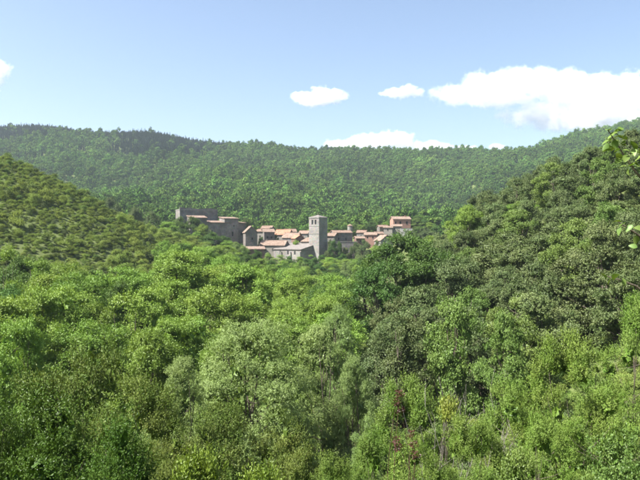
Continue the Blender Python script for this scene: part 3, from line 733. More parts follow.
T('broad_tree', 'locust', 306, 258.5, 262, 26, 'green tree under the corner of the church', G_V, 2)
T('broad_tree', 'ash', 330, 257, 264, 26, 'bright tree at the foot of the church tower', G_V, 1)
T('broad_tree', 'ash', 352, 259, 258, 26, 'bright tree under the retaining wall', G_V, 2)
T('broad_tree', 'willow', 262, 262, 240, 22, 'grey green tree below the open shed', G_V, 1)
T('broad_tree', 'locust', 385, 243, 288, 22, 'tree hiding the walls of the lowest pink gabled house', G_V, 0)
T('broad_tree', 'ash', 376, 246, 280, 18, 'light tree right of the dark round tree', G_V, 2)
T('broad_tree', 'locust', 399, 233, 312, 16, 'tree under the cream annex of the salmon house', G_V, 1)
T('broad_tree', 'oakg', 411, 230.5, 318, 16, 'tree under the whitewashed terrace wall', G_V, 1)
T('broad_tree', 'locust', 419, 226, 330, 16, 'tree standing right of the salmon house', G_V, 2)
T('broad_tree', 'ash', 429, 222.5, 336, 14, 'light tree between the salmon house and the tiny pale house', G_V, 0)
T('holm_oak', 'oak', 377, 239.5, 306, 9, 'small dark tree under the salmon walled pink roofed house', G_V, 1)
T('holm_oak', 'oak', 345, 247, 287, 12, 'dark bush growing against the middle of the retaining wall', G_V, 2)
T('holm_oak', 'oak', 355, 241, 288, 12, 'dark tree squeezed between retaining wall and dark round tree', G_V, 3)
T('broad_tree', 'locust', 339, 241.5, 286, 10, 'dark tree at the left end of the retaining wall', G_V, 1)
T('broad_tree', 'locust', 442, 224, 345, 14, 'tree in front of the tiny pale house', G_V, 0)
T('broad_tree', 'locust', 428, 244, 94, 76, 'dark green tree right behind the broad one, rising on the slope', G_O, 2)
T('broad_tree', 'locust', 380, 264, 90, 66, 'dark green tree below and left of the broad one', G_O, 1)
T('broad_tree', 'locust', 262, 237, 304, 9, 'small tree between the cream house and the broad pink roof', G_V, 1)
T('broad_tree', 'ash', 296, 240, 300, 9, 'small light tree behind the ridge of the church roof', G_V, 2)
T('broad_tree', 'locust', 276, 234, 313, 7, 'narrow dark tree between the grey house and the orange roof', G_V, 0)
T('broad_tree', 'locust', 258, 252, 268, 12, 'leafy tree at the right end of the red brown cottage', G_V, 2)
T('holm_oak', 'oak', 112, 196, 300, 22, 'dark oak showing behind the crest of the scrub hill', G_V, 2)
T('holm_oak', 'oak', 134, 206, 290, 22, 'dark oak behind the scrub hill, right of its neighbour', G_V, 3)
T('holm_oak', 'oak', 152, 212, 285, 18, 'dark oak nearest the castle behind the scrub hill', G_V, 0)
for (name, key, u, vt, Y, wpx, label, group, var) in TREES:
    p = px(u, vt, Y); z = gz(p[0], p[1]); h = p[2] - z; w = wpx / F * Y
    if h < 3.5 or h > 15: print('TREE HEIGHT', label, round(h, 1), 'w', round(w, 1))
    h = max(h, 3.0)
    plant_tree(name, key, p[0], p[1], h, w, label, group=group, var=var)

# nearer bushes -------------------------------------------------------------
BUSH = {
 'heath':  (4.0, 5.0, 0.1, 'dome', 120, 0.24, 40, 0.24, 8, (0.07, 0.022), dict(up=1.0, spread=0.025, flat=0.95, lob=0.2, hollow=0.5, normal_out=1.0, per_lobe=5, lobe=0.11), 'heath'),
 'glossy': (4.0, 5.0, 0.1, 'dome', 170, 0.34, 20, 0.38, 8, (0.08, 0.036), dict(up=0.9, spread=0.04, lob=0.16, hollow=0.3, tint_clump=0.25), 'glossy'),
 'olive':  (4.0, 5.0, 0.1, 'dome', 130, 0.28, 30, 0.28, 8, (0.07, 0.03), dict(up=0.8, spread=0.03, lob=0.2, hollow=0.5, normal_out=0.9, lobe=0.12), 'olive'),
 'lime':   (2.5, 3.5, 0.1, 'dome', 60, 0.35, 20, 0.34, 8, (0.095, 0.05), dict(up=0.8, spread=0.04, lob=0.2), 'lime'),
 'yellow': (3.2, 1.4, 2.75, 'dome', 18, 0.2, 9, 0.25, 6, (0.09, 0.05), dict(up=0.8, spread=0.04), 'yellow'),
 'oakbush':(4.0, 5.0, 0.1, 'dome', 100, 0.45, 34, 0.2, 6, (0.09, 0.055), dict(up=0.5, spread=0.05, normal_out=0.8, lob=0.2), 'oak_green'),
}
BV = {}
for bi, (k, n) in enumerate((('heath', 3), ('glossy', 2), ('olive', 2), ('lime', 1), ('yellow', 1), ('oakbush', 2))):
    H, W, z0, form, nc, cr_, ns, sl, pl, lf, kw, lm = BUSH[k]; BV[k] = []
    for s in range(n):
        rg = np.random.default_rng(300 + 10 * bi + s)
        v, q, t, c = crown(rg, H, W, z0, form, nc, cr_, ns, sl, pl, lf, core=12, core_size=0.36, **kw)
        tv, tq = tubes(trunk_paths(rg, H * 0.7, z0, 0.05, c, 4, 14, 0.1), 4)
        BV[k].append(dict(f=mesh_np('foliage', v, q, t, mat=M[lm]), s=mesh_np('stem', tv, tq, smooth=True, mat=M['bark']), H=H, W=W))
    print('bush', k, len(BV[k][0]['f'].polygons))
def bush(name, key, u, vt, Y, wpx, label, group=None, var=0, hmin=1.2):
    p = px(u, vt, Y); z = gz(p[0], p[1]); h = p[2] - z; w = wpx / F * Y
    if h < hmin or h > 6.5: print('BUSH HEIGHT', label, round(h, 2), 'w', round(w, 1))
    h = max(h, hmin); w = w if key == 'yellow' else max(w, 0.8 * h)
    vv = BV[key][var % len(BV[key])]
    e = empty(name, (p[0], p[1], p[2] - h), rng.uniform(0, 6.28)); e.scale = (w / vv['W'], w / vv['W'], h / vv['H'])
    tag(e, label, 'bush', group)
    link('stem', vv['s'], e); link('foliage', vv['f'], e)
    PLACED.append((p[0], p[1], w / 2)); return e
G_H = 'feathery heath bushes on the near bank'; G_G = 'dark glossy bushes on the near bank'; G_L = 'olive brown bushes'
bush('glossy_bush', 'glossy', 58, 384, 15, 170, 'large dark glossy leaved bush in the bottom left corner', G_G, 0)
bush('glossy_bush', 'glossy', -8, 392, 14, 110, 'dark glossy bush cut by the left edge of the picture', G_G, 1)
bush('glossy_bush', 'glossy', 122, 414, 14, 110, 'dark glossy bush right of the large one in the bottom left', G_G, 1)
bush('glossy_bush', 'glossy', 40, 436, 10.5, 170, 'lowest dark glossy bush along the bottom edge', G_G, 0)
bush('olive_bush', 'olive', 92, 330, 27, 104, 'olive brown bush rising behind the dark glossy bushes', G_L, 0)
bush('olive_bush', 'olive', 140, 376, 22, 70, 'brownish bush between the dark glossy bush and the willow', G_L, 1)
bush('olive_bush', 'olive', 222, 402, 22, 116, 'wide olive bush below the largest willow', G_L, 1)
bush('olive_bush', 'olive', 286, 414, 22, 90, 'olive bush at the foot of the feathery willow', G_L, 0)
bush('olive_bush', 'olive', 176, 424, 17, 80, 'small olive bush left of the wide olive one', G_L, 0)
bush('lime_bush', 'lime', 196, 458, 12, 80, 'small yellow green bush at the bottom edge under the olive bushes', None, 0)
bush('lime_bush', 'lime', 262, 470, 12, 70, 'low yellow green bush right of the other at the bottom edge', None, 0)
bush('heath_bush', 'heath', 570, 330, 19, 130, 'large bright feathery heath bush on the right bank', G_H, 0)
bush('heath_bush', 'heath', 636, 296, 21, 110, 'bright heath bush highest on the bank at the right edge', G_H, 1)
bush('heath_bush', 'heath', 508, 380, 17, 104, 'bright heath bush right of the dead grey stems', G_H, 2)
bush('heath_bush', 'heath', 612, 386, 14, 120, 'heath bush below the highest one at the right edge', G_H, 2)
bush('heath_bush', 'heath', 540, 414, 13, 120, 'heath bush low in the middle of the right bank', G_H, 1)
bush('heath_bush', 'heath', 462, 414, 14, 90, 'heath bush under the dead grey stems', G_H, 0)
bush('heath_bush', 'heath', 372, 432, 15, 70, 'heath bush left of the red leaved shrub', G_H, 1)
bush('heath_bush', 'heath', 416, 440, 13, 70, 'heath bush round the stalks of the red leaved shrub', G_H, 2)
bush('heath_bush', 'heath', 330, 452, 14, 60, 'small heath bush in the bottom middle', G_H, 0)
bush('heath_bush', 'heath', 410, 376, 24, 60, 'heath bush standing behind the red leaved shrub', G_H, 0)
bush('oak_bush', 'oakbush', 618, 432, 9.5, 130, 'leafy green oak bush in the bottom right corner', None, 0)
bush('oak_bush', 'oakbush', 520, 456, 10, 110, 'leafy oak bush along the bottom edge under the heath', None, 1)
bush('yellow_bush', 'yellow', 446, 404, 15.5, 26, 'small yellow leaved bush among the heath', None, 0)

# ------------------------------------------------------------------ other trees, scattered where the woods stand
def scatter(n, urange, yrange, pick, wr, hr, gap, test=None):
    got = []
    tries = n
    us = rng.uniform(*urange, tries); ys = np.exp(rng.uniform(math.log(yrange[0]), math.log(yrange[1]), tries))
    xs = (us - 320) / F * ys
    zs = ground(xs, ys)
    for u, x, y, z in zip(us, xs, ys, zs):
        w = rng.uniform(*wr); 
        if test and not test(u, x, y, z): continue
        P = np.array(PLACED)
        d = np.hypot(P[:, 0] - x, P[:, 1] - y)
        if (d < gap * (P[:, 2] + w / 2)).any(): continue
        PLACED.append((x, y, w / 2))
        got.append((x, y, z, w, rng.uniform(*hr), pick(u, y)))
    return got
VILL = lambda u, y: (170 < u < 420 and 268 < y < 345)
c_valley = scatter(1500, (-60, 340), (52, 140), lambda u, y: rng.choice(['ash', 'ash', 'slim', 'locust'], p=[.45, .25, .15, .15]), (6.5, 9.5), (8, 10), 0.66,
                   lambda u, x, y, z: not (u < 175 and (z > -11 or y > 92)))
c_mid = scatter(3200, (160, 470), (125, 272), lambda u, y: rng.choice(['ash', 'locust', 'willow', 'slim'], p=[.4, .35, .15, .1]), (4.5, 7), (5.0, 7.5), 0.66,
                lambda u, x, y, z: z < -6.5 and not (u > 405 and y < 180))
c_slope = scatter(2600, (385, 740), (56, 190), lambda u, y: rng.choice(['oak', 'oakg', 'oakcone', 'ash'], p=[.65, .26, .05, .04]), (6, 8.8), (6.5, 9), 0.62,
                  lambda u, x, y, z: not (u < 432 and y > 150))
c_back = scatter(2600, (60, 500), (255, 420), lambda u, y: rng.choice(['ash', 'locust', 'oak', 'oakg'], p=[.3, .4, .15, .15]), (5, 8), (5, 7.5), 0.7,
                 lambda u, x, y, z: not (VILL(u, y)) and not (u > 418 and y < 200) and not (u < 170 and y < 275))
def column(u, marks):
    for lim, txt in marks:
        if u < lim: return txt
    return marks[-1][1]
def tree_label(zone, key, u, y):
    """where a scattered tree stands, by what can be found near it"""
    kind = dict(ash='bright green tree', slim='slender bright tree', locust='darker green tree', willow='silvery green tree', oak='grey green oak', oakg='mid green oak', oakcone='pointed dark oak')[key]
    if zone == 'valley':
        where = column(u, ((0, 'at the left edge'), (60, 'below the scrub hill by the left edge'), (120, 'below the middle of the scrub hill'), (180, 'below the left end of the castle'), (240, 'below the castle keep'), (300, 'below the church nave'), (999, 'below the church tower')))
        row = 'in the front canopy' if y < 68 else 'amid the valley canopy' if y < 100 else 'far back in the canopy'
    elif zone == 'mid':
        where = column(u, ((200, 'left of the castle foot'), (245, 'under the castle'), (280, 'under the shed and cottage'), (310, 'under the church nave'), (335, 'under the church tower'), (360, 'under the retaining wall'), (390, 'under the dark round tree'), (999, 'under the salmon house')))
        row = 'far down the valley' if y < 170 else 'halfway to the village' if y < 220 else 'close below the village'
    elif zone == 'slope':
        where = column(u, ((440, 'beside the broad dark tree'), (480, 'above the dead stems'), (530, 'near the large silvery oak'), (580, 'toward the right edge'), (999, 'against the right edge')))
        row = 'low on the wooded slope' if y < 80 else 'midway up the wooded slope' if y < 110 else 'high on the wooded slope'
    else:
        where = column(u, ((140, 'behind the scrub hill crest'), (200, 'behind the castle wing'), (250, 'behind the castle keep'), (300, 'behind the orange roof'), (345, 'behind the church tower'), (385, 'behind the turret'), (420, 'behind the salmon house'), (999, 'right of the salmon house')))
        row = 'close behind the houses' if y < 365 else 'higher up the slope'
    return f'{kind} {row}, {where}'
ZG = {'valley': 'valley canopy trees', 'mid': 'canopy trees below the village', 'slope': 'crowded trees of the wooded slope', 'back': 'trees behind the village'}
NAMES = dict(ash='broadleaf_tree', slim='slim_tree', locust='broadleaf_tree', willow='willow_tree', oak='holm_oak', oakg='green_oak', oakcone='holm_oak')
cand = [('valley',) + c for c in c_valley] + [('mid',) + c for c in c_mid] + [('slope',) + c for c in c_slope] + [('back',) + c for c in c_back]
for (name, key, u, vt, Y, wpx, *_r) in TREES:
    p = px(u, vt, Y); cand.append((None, p[0], p[1], gz(p[0], p[1]), wpx / F * Y, p[2] - gz(p[0], p[1]), key))
for o in list(COL.objects):
    if o.get('category') == 'bush':
        d = o.location; cand.append((None, d.x, d.y, d.z, o.scale.x * 5, o.scale.z * 4, 'b'))
cand.sort(key=lambda c: c[2])
cnt = {}
for (zone, x, y, z, w, h, key) in cand:
    free = project_cover(x, y, z + 0.12 * h, z + h, w)
    if zone is None or free < 4: continue
    lab = tree_label(zone, key, 320 + x / y * F, y)
    plant_tree(NAMES[key], key, x, y, h, w, lab, group=ZG[zone]); cnt[zone] = cnt.get(zone, 0) + 1
print('scattered', cnt)

# ------------------------------------------------------------------ scrub on the left hill
SV = []
for s, lm in enumerate(('scrub', 'scrub', 'olive', 'oak_green', 'scrub', 'oak')):
    rg = np.random.default_rng(400 + s)
    v, q, t, c = crown(rg, 2.0, 2.8, 0.05, 'dome', 34, 0.34, 20, 0.3, 5, (0.15, 0.07), up=0.9, spread=0.1, normal_out=0.45, lob=0.34, hollow=0.15, core=1)
    SV.append(mesh_np('shrub', v, q, t, mat=M[lm]))
us = rng.uniform(-90, 270, 18000); ys = rng.uniform(84, 262, 18000); xs = (us - 320) / F * ys; zs = ground(xs, ys)
pts = []
cell = {}
for u, x, y, z in zip(us, xs, ys, zs):
    if z < (-13 if u < 150 else -8.5) or (u > 165 and y > 258) or (z < -10 and y < 92): continue
    r = 0.6 + 2.2 * rng.uniform() ** 2.6; k = (int(x // 4), int(y // 4)); ok = True
    for i in (-1, 0, 1):
        for j in (-1, 0, 1):
            for (a, b, rr) in cell.get((k[0] + i, k[1] + j), ()):
                if math.hypot(a - x, b - y) < 0.52 * (r + rr): ok = False; break
    if not ok: continue
    cell.setdefault(k, []).append((x, y, r)); pts.append((x, y, z, r))
pts.sort(key=lambda p: p[1])
scrub_rest, nshrub = [], 0
vis = []
for p in pts:
    free = project_cover(p[0], p[1], p[2], p[2] + p[3] * 1.4, 2 * p[3], shrink=0.9)
    vis.append((free * (0 <= 320 + p[0] / p[1] * F <= 640), p))
order = sorted(range(len(vis)), key=lambda i: -vis[i][0])
single = set(order[:280])
for i, (f_, (x, y, z, r)) in enumerate(vis):
    k = rng.choice(6, p=[.28, .24, .16, .08, .18, .06]); s = r / 1.4; hz_ = s * rng.uniform(0.55, 1.0); a = rng.uniform(0, 6.28)
    if i in single:
        o = link(('scrub_bush', 'scrub_bush', 'olive_scrub', 'oak_scrub', 'scrub_bush', 'oak_scrub')[k], SV[k])
        o.location = (x, y, z - 0.05); o.scale = (s, s, hz_); o.rotation_euler = (0, 0, a)
        uu = 320 + x / y * F
        tone = ('yellow green', 'yellow green', 'olive brown', 'dark green', 'yellow green', 'dark green')[k]; big = 'large' if r > 1.5 else 'small' if r < 1.0 else 'middling'
        row = 'near the crest of' if y > 185 else 'halfway up' if y > 145 else 'at the foot of'
        col_ = column(uu, ((50, 'by the left edge'), (100, 'left of its middle'), (150, 'right of its middle'), (999, 'at its castle end')))
        tag(o, f'{big} {tone} shrub {row} the scrub hill, {col_}', 'shrub', 'shrubs of the scrub hill')
        nshrub += 1
    else: scrub_rest.append((x, y, z - 0.05, s, hz_, a, k))
print('shrubs', nshrub, 'rest', len(scrub_rest))

# ------------------------------------------------------------------ geometry-node masses
def gn_mass(name, pts, meshes, label, cat):
    """pts rows: x y z sxy sz rot idx"""
    P = np.array(pts, dtype=np.float32)
    me = bpy.data.meshes.new(name); me.vertices.add(len(P)); me.vertices.foreach_set('co', P[:, :3].ravel().copy())
    a = me.attributes.new('size', 'FLOAT_VECTOR', 'POINT'); a.data.foreach_set('vector', np.stack([P[:, 3], P[:, 3], P[:, 4]], -1).ravel().copy())
    a = me.attributes.new('turn', 'FLOAT_VECTOR', 'POINT'); a.data.foreach_set('vector', np.stack([0 * P[:, 5], 0 * P[:, 5], P[:, 5]], -1).ravel().copy())
    a = me.attributes.new('pick', 'INT', 'POINT'); a.data.foreach_set('value', P[:, 6].astype(np.int32))
    me.update()
    o = link(name, me); tag(o, label, cat, kind='stuff')
    g = bpy.data.node_groups.new(name, 'GeometryNodeTree')
    g.interface.new_socket('Geometry', in_out='INPUT', socket_type='NodeSocketGeometry'); g.interface.new_socket('Geometry', in_out='OUTPUT', socket_type='NodeSocketGeometry')
    gi = g.nodes.new('NodeGroupInput'); go = g.nodes.new('NodeGroupOutput')
    iop = g.nodes.new('GeometryNodeInstanceOnPoints'); g2i = g.nodes.new('GeometryNodeGeometryToInstance')
    # sources joined last-to-first so that instance order follows the list
    for m_ in reversed(meshes):
        so = bpy.data.objects.new(name + '_source', m_)
        oi = g.nodes.new('GeometryNodeObjectInfo'); oi.inputs['Object'].default_value = so; oi.inputs['As Instance'].default_value = False
        g.links.new(oi.outputs['Geometry'], g2i.inputs[0])
    def named(nm, typ):
        n = g.nodes.new('GeometryNodeInputNamedAttribute'); n.data_type = typ; n.inputs[0].default_value = nm
        return [s for s in n.outputs if s.enabled and s.name == 'Attribute'][0]
    e2r = g.nodes.new('FunctionNodeEulerToRotation')
    g.links.new(named('turn', 'FLOAT_VECTOR'), e2r.inputs[0])
    g.links.new(gi.outputs[0], iop.inputs['Points']); g.links.new(g2i.outputs[0], iop.inputs['Instance'])
    iop.inputs['Pick Instance'].default_value = True
    g.links.new(named('pick', 'INT'), iop.inputs['Instance Index']); g.links.new(e2r.outputs[0], iop.inputs['Rotation']); g.links.new(named('size', 'FLOAT_VECTOR'), iop.inputs['Scale'])
    g.links.new(iop.outputs[0], go.inputs[0])
    md = o.modifiers.new('scatter', 'NODES'); md.node_group = g
    return o

gn_mass('scrub_cover', scrub_rest, SV, 'low scrub filling the ground between the hillside shrubs', 'scrub')

# undergrowth on the valley floor and near slopes
us = rng.uniform(-80, 720, 9000); ys = np.exp(rng.uniform(math.log(9), math.log(280), 9000)); xs = (us - 320) / F * ys; zs = ground(xs, ys)
und = [(x, y, z - 0.1, s, s * h, a, k) for x, y, z, s, h, a, k in zip(xs, ys, zs, rng.uniform(0.3, 0.7, 9000) * np.clip(ys / 40, 0.5, 1.2), rng.uniform(0.7, 1.1, 9000), rng.uniform(0, 6.28, 9000), rng.choice(6, 9000, p=[.2, .2, .1, .2, .1, .2]))
       if not (170 < 320 + x / y * F < 420 and y > 262)]
gn_mass('undergrowth', und, SV, 'low green undergrowth covering the ground beneath the trees', 'undergrowth')

# far forest
FV = []
for s in range(5):
    rg = np.random.default_rng(500 + s)
    v, q, t, c = crown(rg, 9.0, (9.5, 8, 10.5, 8, 9)[s], 1.0, ('egg', 'egg', 'round', 'egg', 'round')[s], 16, 1.5, 18, 0.2, 2, (0.9, 0.7), up=0.5, spread=0.2, normal_out=1.3, lob=0.2, hollow=0.5, flat=0.85, per_lobe=1, lobe=0.2, core=3, core_size=0.7)
    FV.append(mesh_np('far_tree', v, q, t, mat=M['far']))
def fir(seed, H, W):
    rg = np.random.default_rng(seed); n = 420
    t = rg.uniform(0.03, 1, n) ** 0.8; az = rg.uniform(0, 6.28, n)
    tier = np.abs(((t * 9) % 1) - 0.3); r = W / 2 * (1.03 - t) * (1 - 0.35 * tier) * rg.uniform(0.75, 1.05, n)
    out = np.stack([np.cos(az), np.sin(az), -0.25 + 0 * az], -1)
    tip = np.stack([r * np.cos(az), r * np.sin(az), H * t], -1)
    ll = np.minimum(0.5 + 0.75 * (1 - t) * 1.6, r + 0.4); base = tip - unit(out) * ll[:, None]
    nr = unit(np.stack([0.5 * np.cos(az), 0.5 * np.sin(az), 1 + 0 * az], -1) + 0.35 * rg.normal(size=(n, 3)))
    v, q = leaves(rg, base, out + 0.25 * rg.normal(size=(n, 3)), nr, ll, 0.4 + 0.5 * (1 - t))
    return mesh_np('far_fir', v, q, rg.uniform(0, 1, n), mat=M['fir'])
FV += [fir(520, 9.5, 5.0), fir(521, 8.5, 4.6), fir(522, 10, 5.2)]
sp = 6.0
gx, gy = np.meshgrid(np.arange(-900, 900, sp), np.arange(330, 1290, sp))
gx = gx.ravel() + rng.uniform(-0.45, 0.45, gx.size) * sp; gy = gy.ravel() + rng.uniform(-0.45, 0.45, gy.size) * sp
gu = 320 + gx / gy * F
ok = (gu > -90) & (gu < 740) & ~((gu > 165) & (gu < 430) & (gy < 352)) & ~((gu < 60) & (gy < 340))
gx, gy, gu = gx[ok], gy[ok], gu[ok]; gzv = ground(gx, gy)
def vnoise(x, y, s):
    return (np.sin(x / s + 1.7 * np.sin(y / s * 0.8 + 1)) + np.sin(y / s * 1.3 + 1.3 * np.sin(x / s * 0.7 + 2)) + np.sin((x + y) / s * 0.61 + 0.5)) / 3
nz = vnoise(gx, gy, 55) + 0.5 * vnoise(gx + 300, gy - 100, 21)
ridge_l = np.clip((gy - 930 + 60 * np.sin(gx / 45)) / 110, 0, 1) * np.clip((250 - gu) / 60, 0, 1)
ridge_c = np.clip((gy - 1085) / 50, 0, 1) * np.clip((gu - 225) / 40, 0, 1) * np.clip((570 - gu) / 40, 0, 1)
patch = np.clip((nz - 0.55) / 0.5, 0, 0.6) * np.clip((gy - 480) / 120, 0, 1)
pf = np.clip(ridge_l * 1.25 + 0.5 * ridge_c + patch + 0.03, 0, 0.95)
isf = rng.uniform(size=len(gx)) < pf
bl, co = [], []
for x, y, z, f_ in zip(gx, gy, gzv, isf):
    a = rng.uniform(0, 6.28)
    if f_:
        s = rng.uniform(0.6, 1.1); co.append((x, y, z - 0.3, s, s * rng.uniform(0.9, 1.15), a, rng.integers(3)))
    else:
        s = (0.55 + 1.0 * rng.uniform() ** 2.2) * (0.8 if y < 480 else 1); bl.append((x, y, z - 0.5, s, s * rng.uniform(0.75, 1.3), a, rng.integers(5)))
for x, y, z, u_, rl in zip(gx, gy, gzv, gu, ridge_l):        # the plantation on the left crest is dense
    if rl > 0.3:
        for _ in range(2):
            s = rng.uniform(0.6, 1.0); co.append((x + rng.uniform(-3, 3), y + rng.uniform(-3, 3), z - 0.6, s * 1.15, s * rng.uniform(0.8, 1.05), rng.uniform(0, 6.28), rng.integers(3)))
print('forest', len(bl), len(co))
gn_mass('broadleaf_forest', bl, FV[:5], 'green broadleaf forest covering the far hillside behind the village', 'forest')
gn_mass('conifer_forest', co, FV[5:], 'dark conifers scattered along the far ridge and hillside', 'forest')

# ------------------------------------------------------------------ small things near the viewpoint
def twig_paths(rg, base, height, n, spread, r, kinks=5):
    out = []
    for i in range(n):
        d = np.array([rg.normal() * spread, rg.normal() * spread, 1.0]); hgt = height * rg.uniform(0.55, 1.0)
        tt = np.linspace(0, 1, kinks)
        P = base + np.array([rg.normal() * 0.12, rg.normal() * 0.12, -0.15]) + d[None] * (tt * hgt)[:, None] + np.cumsum(rg.normal(size=(kinks, 3)) * 0.035 * hgt, 0) * np.array([1, 1, 0.3])
        out.append((P, np.linspace(r, r * 0.35, kinks)))
        for j in range(3):
            k = rg.integers(1, kinks - 1); e = P[k] + np.array([rg.normal() * 0.3, rg.normal() * 0.3, rg.uniform(0.25, 0.6)]) * hgt * 0.3
            out.append((np.stack([P[k], (P[k] + e) / 2 + rg.normal(size=3) * 0.03 * hgt, e]), np.array([r * 0.55, r * 0.4, r * 0.2])))
    return out
dead_spots = [(432, 388, 17.5, 'leftmost bare dead shrub with pale grey stems among the heath'), (456, 368, 19, 'tall bare dead shrub with pale grey stems in the middle of the heath'),
              (482, 352, 20, 'tallest bare dead shrub with pale stems below the small rounded oak'), (508, 366, 19.5, 'rightmost bare dead shrub with thin pale stems above the heath')]
for i, (u, vt, Y, lab) in enumerate(dead_spots):
    rg = np.random.default_rng(600 + i); p = px(u, vt, Y); z = gz(p[0], p[1]); h = max(p[2] - z, 1.2)
    v, q = tubes(twig_paths(rg, np.zeros(3), h, 7, 0.1, 0.011, 7), 5)
    e = link('dead_shrub', mesh_np('dead_shrub', v, q, smooth=True, mat=M['deadwood'])); e.location = (p[0], p[1], z); tag(e, lab, 'dead shrub', 'dead grey shrubs')

def cluster_mesh(rg, r, n, leaf, mat):
    d = rsph(rg, n); base = d * (r * rg.uniform(size=n) ** 0.5)[:, None]
    v, q = leaves(rg, base, d + 0.6 * rg.normal(size=(n, 3)), unit(rg.normal(size=(n, 3)) + (0, 0, .5)), leaf * rg.uniform(.7, 1.3, n), leaf * 0.42 * rg.uniform(.8, 1.2, n))
    return mesh_np('leaf_cluster', v, q, rg.uniform(0, 1, n), mat=mat)
rg = np.random.default_rng(640)
RC = [cluster_mesh(rg, 0.075, 60, 0.05, M['red']) for _ in range(3)]
GC = [cluster_mesh(rg, 0.1, 60, 0.06, M['heath']) for _ in range(2)]
for (u, vt, Y, lab, marks) in ((400, 388, 12.5, 'taller red leaved shrub with thin dark red stalks in front of the dark hollow', ((400, 394), (397, 402), (401, 410), (396, 440), (398, 447))),
                          (415, 440, 12.2, 'shorter red leaved shrub with thin dark red stalks beside its taller twin', ((414, 444), (416, 455), (411, 434)))):
    p0 = px(u, vt, Y); z = gz(p0[0], p0[1])
    e = empty('red_leaved_shrub', (p0[0], p0[1], z)); tag(e, lab, 'shrub', 'red leaved shrubs')
    paths = []
    for (uu, vv_) in marks:
        tip = px(uu, vv_, Y + rg.uniform(-.15, .15)) - np.array([p0[0], p0[1], z])
        tt = np.linspace(0, 1, 6)[:, None]
        paths.append((tip * tt * np.array([1, 1, 1]) + np.sin(tt * 3.1) * rg.normal(size=(1, 3)) * 0.13 - np.array([0, 0, .2]) * (1 - tt), np.linspace(0.009, 0.004, 6)))
        o = link('leaf_cluster', RC[rg.integers(3)], e); o.location = tip; o.rotation_euler = tuple(rg.uniform(0, 6, 3))
        for k in range(2):
            f_ = rg.uniform(.3, .8); o = link('leaf_cluster', GC[k], e); o.location = tip * f_ + rg.normal(size=3) * 0.06
    v, q = tubes(paths, 5); link('stem', mesh_np('stem', v, q, smooth=True, mat=M['redstem']), e)

# sapling leaning in at the right edge, its big leaves each modelled
def big_leaf():
    n = 7; t = np.linspace(0, 1, n); w = 0.5 * np.sin(np.pi * t ** 0.8) ** 0.85 * 0.62; w[0] = 0.02; w[-1] = 0.0
    V, Q = [], []
    for i in range(n):
        bend = -0.22 * t[i] ** 2
        V += [(-w[i], t[i], bend + 0.35 * w[i] ** 1.2), (0, t[i], bend), (w[i], t[i], bend + 0.35 * w[i] ** 1.2)]
    for i in range(n - 1):
        a = 3 * i
        Q += [(a, a + 1, a + 4, a + 3), (a + 1, a + 2, a + 5, a + 4)]
    return mesh_np('leaf', V, Q, np.linspace(0.2, 0.8, len(Q)), smooth=True, mat=M['oak_green'])
LEAF = big_leaf()
sx, sy = 2.62, 4.3
sapz = gz(sx, sy)
sap = empty('sapling', (sx, sy, sapz)); tag(sap, 'leafy sapling whose bright twigs reach in from the right edge', 'sapling')
org = np.array([sx, sy, sapz])
tt = np.linspace(0, 1, 7)
v, q = tubes([(np.stack([0.06 * np.sin(tt * 5), 0.05 * np.cos(tt * 4), -0.2 + tt * (0.75 - sapz)], -1), np.linspace(0.035, 0.014, 7))], 7)
link('trunk', mesh_np('trunk', v, q, smooth=True, mat=M['bark']), sap)
_more = [(605 + 36 * a, 128 + 44 * b, int(c)) for a, b, c in zip(*[np.random.default_rng(5).uniform(0, 1, 30) for _ in (0,)], np.random.default_rng(6).uniform(0, 1, 30), np.random.default_rng(8).integers(0, 3, 30)) if abs((b * 44) - (a * 36)) < 20]
TW = [([(652, 190), (636, 172), (622, 152), (608, 130)], 4.1, [(608, 129, 0), (611, 136, 1), (605, 142, 2), (618, 136, 0), (622, 143, 1), (614, 147, 2), (627, 150, 0), (633, 152, 1), (619, 160, 2), (632, 163, 0), (628, 172, 2), (638, 158, 1), (640, 170, 0), (614, 133, 1), (624, 137, 2), (609, 140, 0), (617, 150, 1), (626, 158, 2), (635, 146, 0), (622, 166, 1), (641, 150, 2), (637, 176, 1)] + _more),
      ([(654, 246), (640, 236), (628, 228), (618, 222)], 4.0, [(617, 221, 0), (622, 224, 1), (619, 231, 2), (629, 228, 1), (636, 240, 2), (633, 246, 0), (640, 228, 0)]),
      ([(654, 300), (636, 286), (620, 280), (606, 276)], 4.2, [(604, 275, 0), (609, 281, 2), (615, 276, 1), (624, 282, 2)])]
for ti, (pl_, Yt, lv) in enumerate(TW):
    P = np.array([px(a, b, Yt) for a, b in pl_]) - org
    root = np.array([0.03, 0.02, P[0][2] - 0.25])
    P = np.vstack([root, P])
    v, q = tubes([(P, np.linspace(0.012, 0.003, len(P)))], 5)
    br = link('branch', mesh_np('branch', v, q, smooth=True, mat=M['bark']), sap)
    for (a, b, mode) in lv:
        tip = px(a, b, Yt + rng.uniform(-0.08, 0.08)) - org
        o = link('leaf', LEAF, br); s = rng.uniform(0.04, 0.07)
        d = Vector((-0.6 + rng.normal() * 0.5, rng.normal() * 0.6, (0.25, -0.2, -0.8)[mode] + rng.normal() * 0.2)).normalized()
        qn = d.to_track_quat('Y', 'Z')
        o.rotation_mode = 'QUATERNION'; o.rotation_quaternion = qn @ Matrix.Rotation(rng.normal() * 0.5, 3, 'Y').to_quaternion()
        o.location = Vector(tip) - d * s * 0.5; o.scale = (s, s, s)

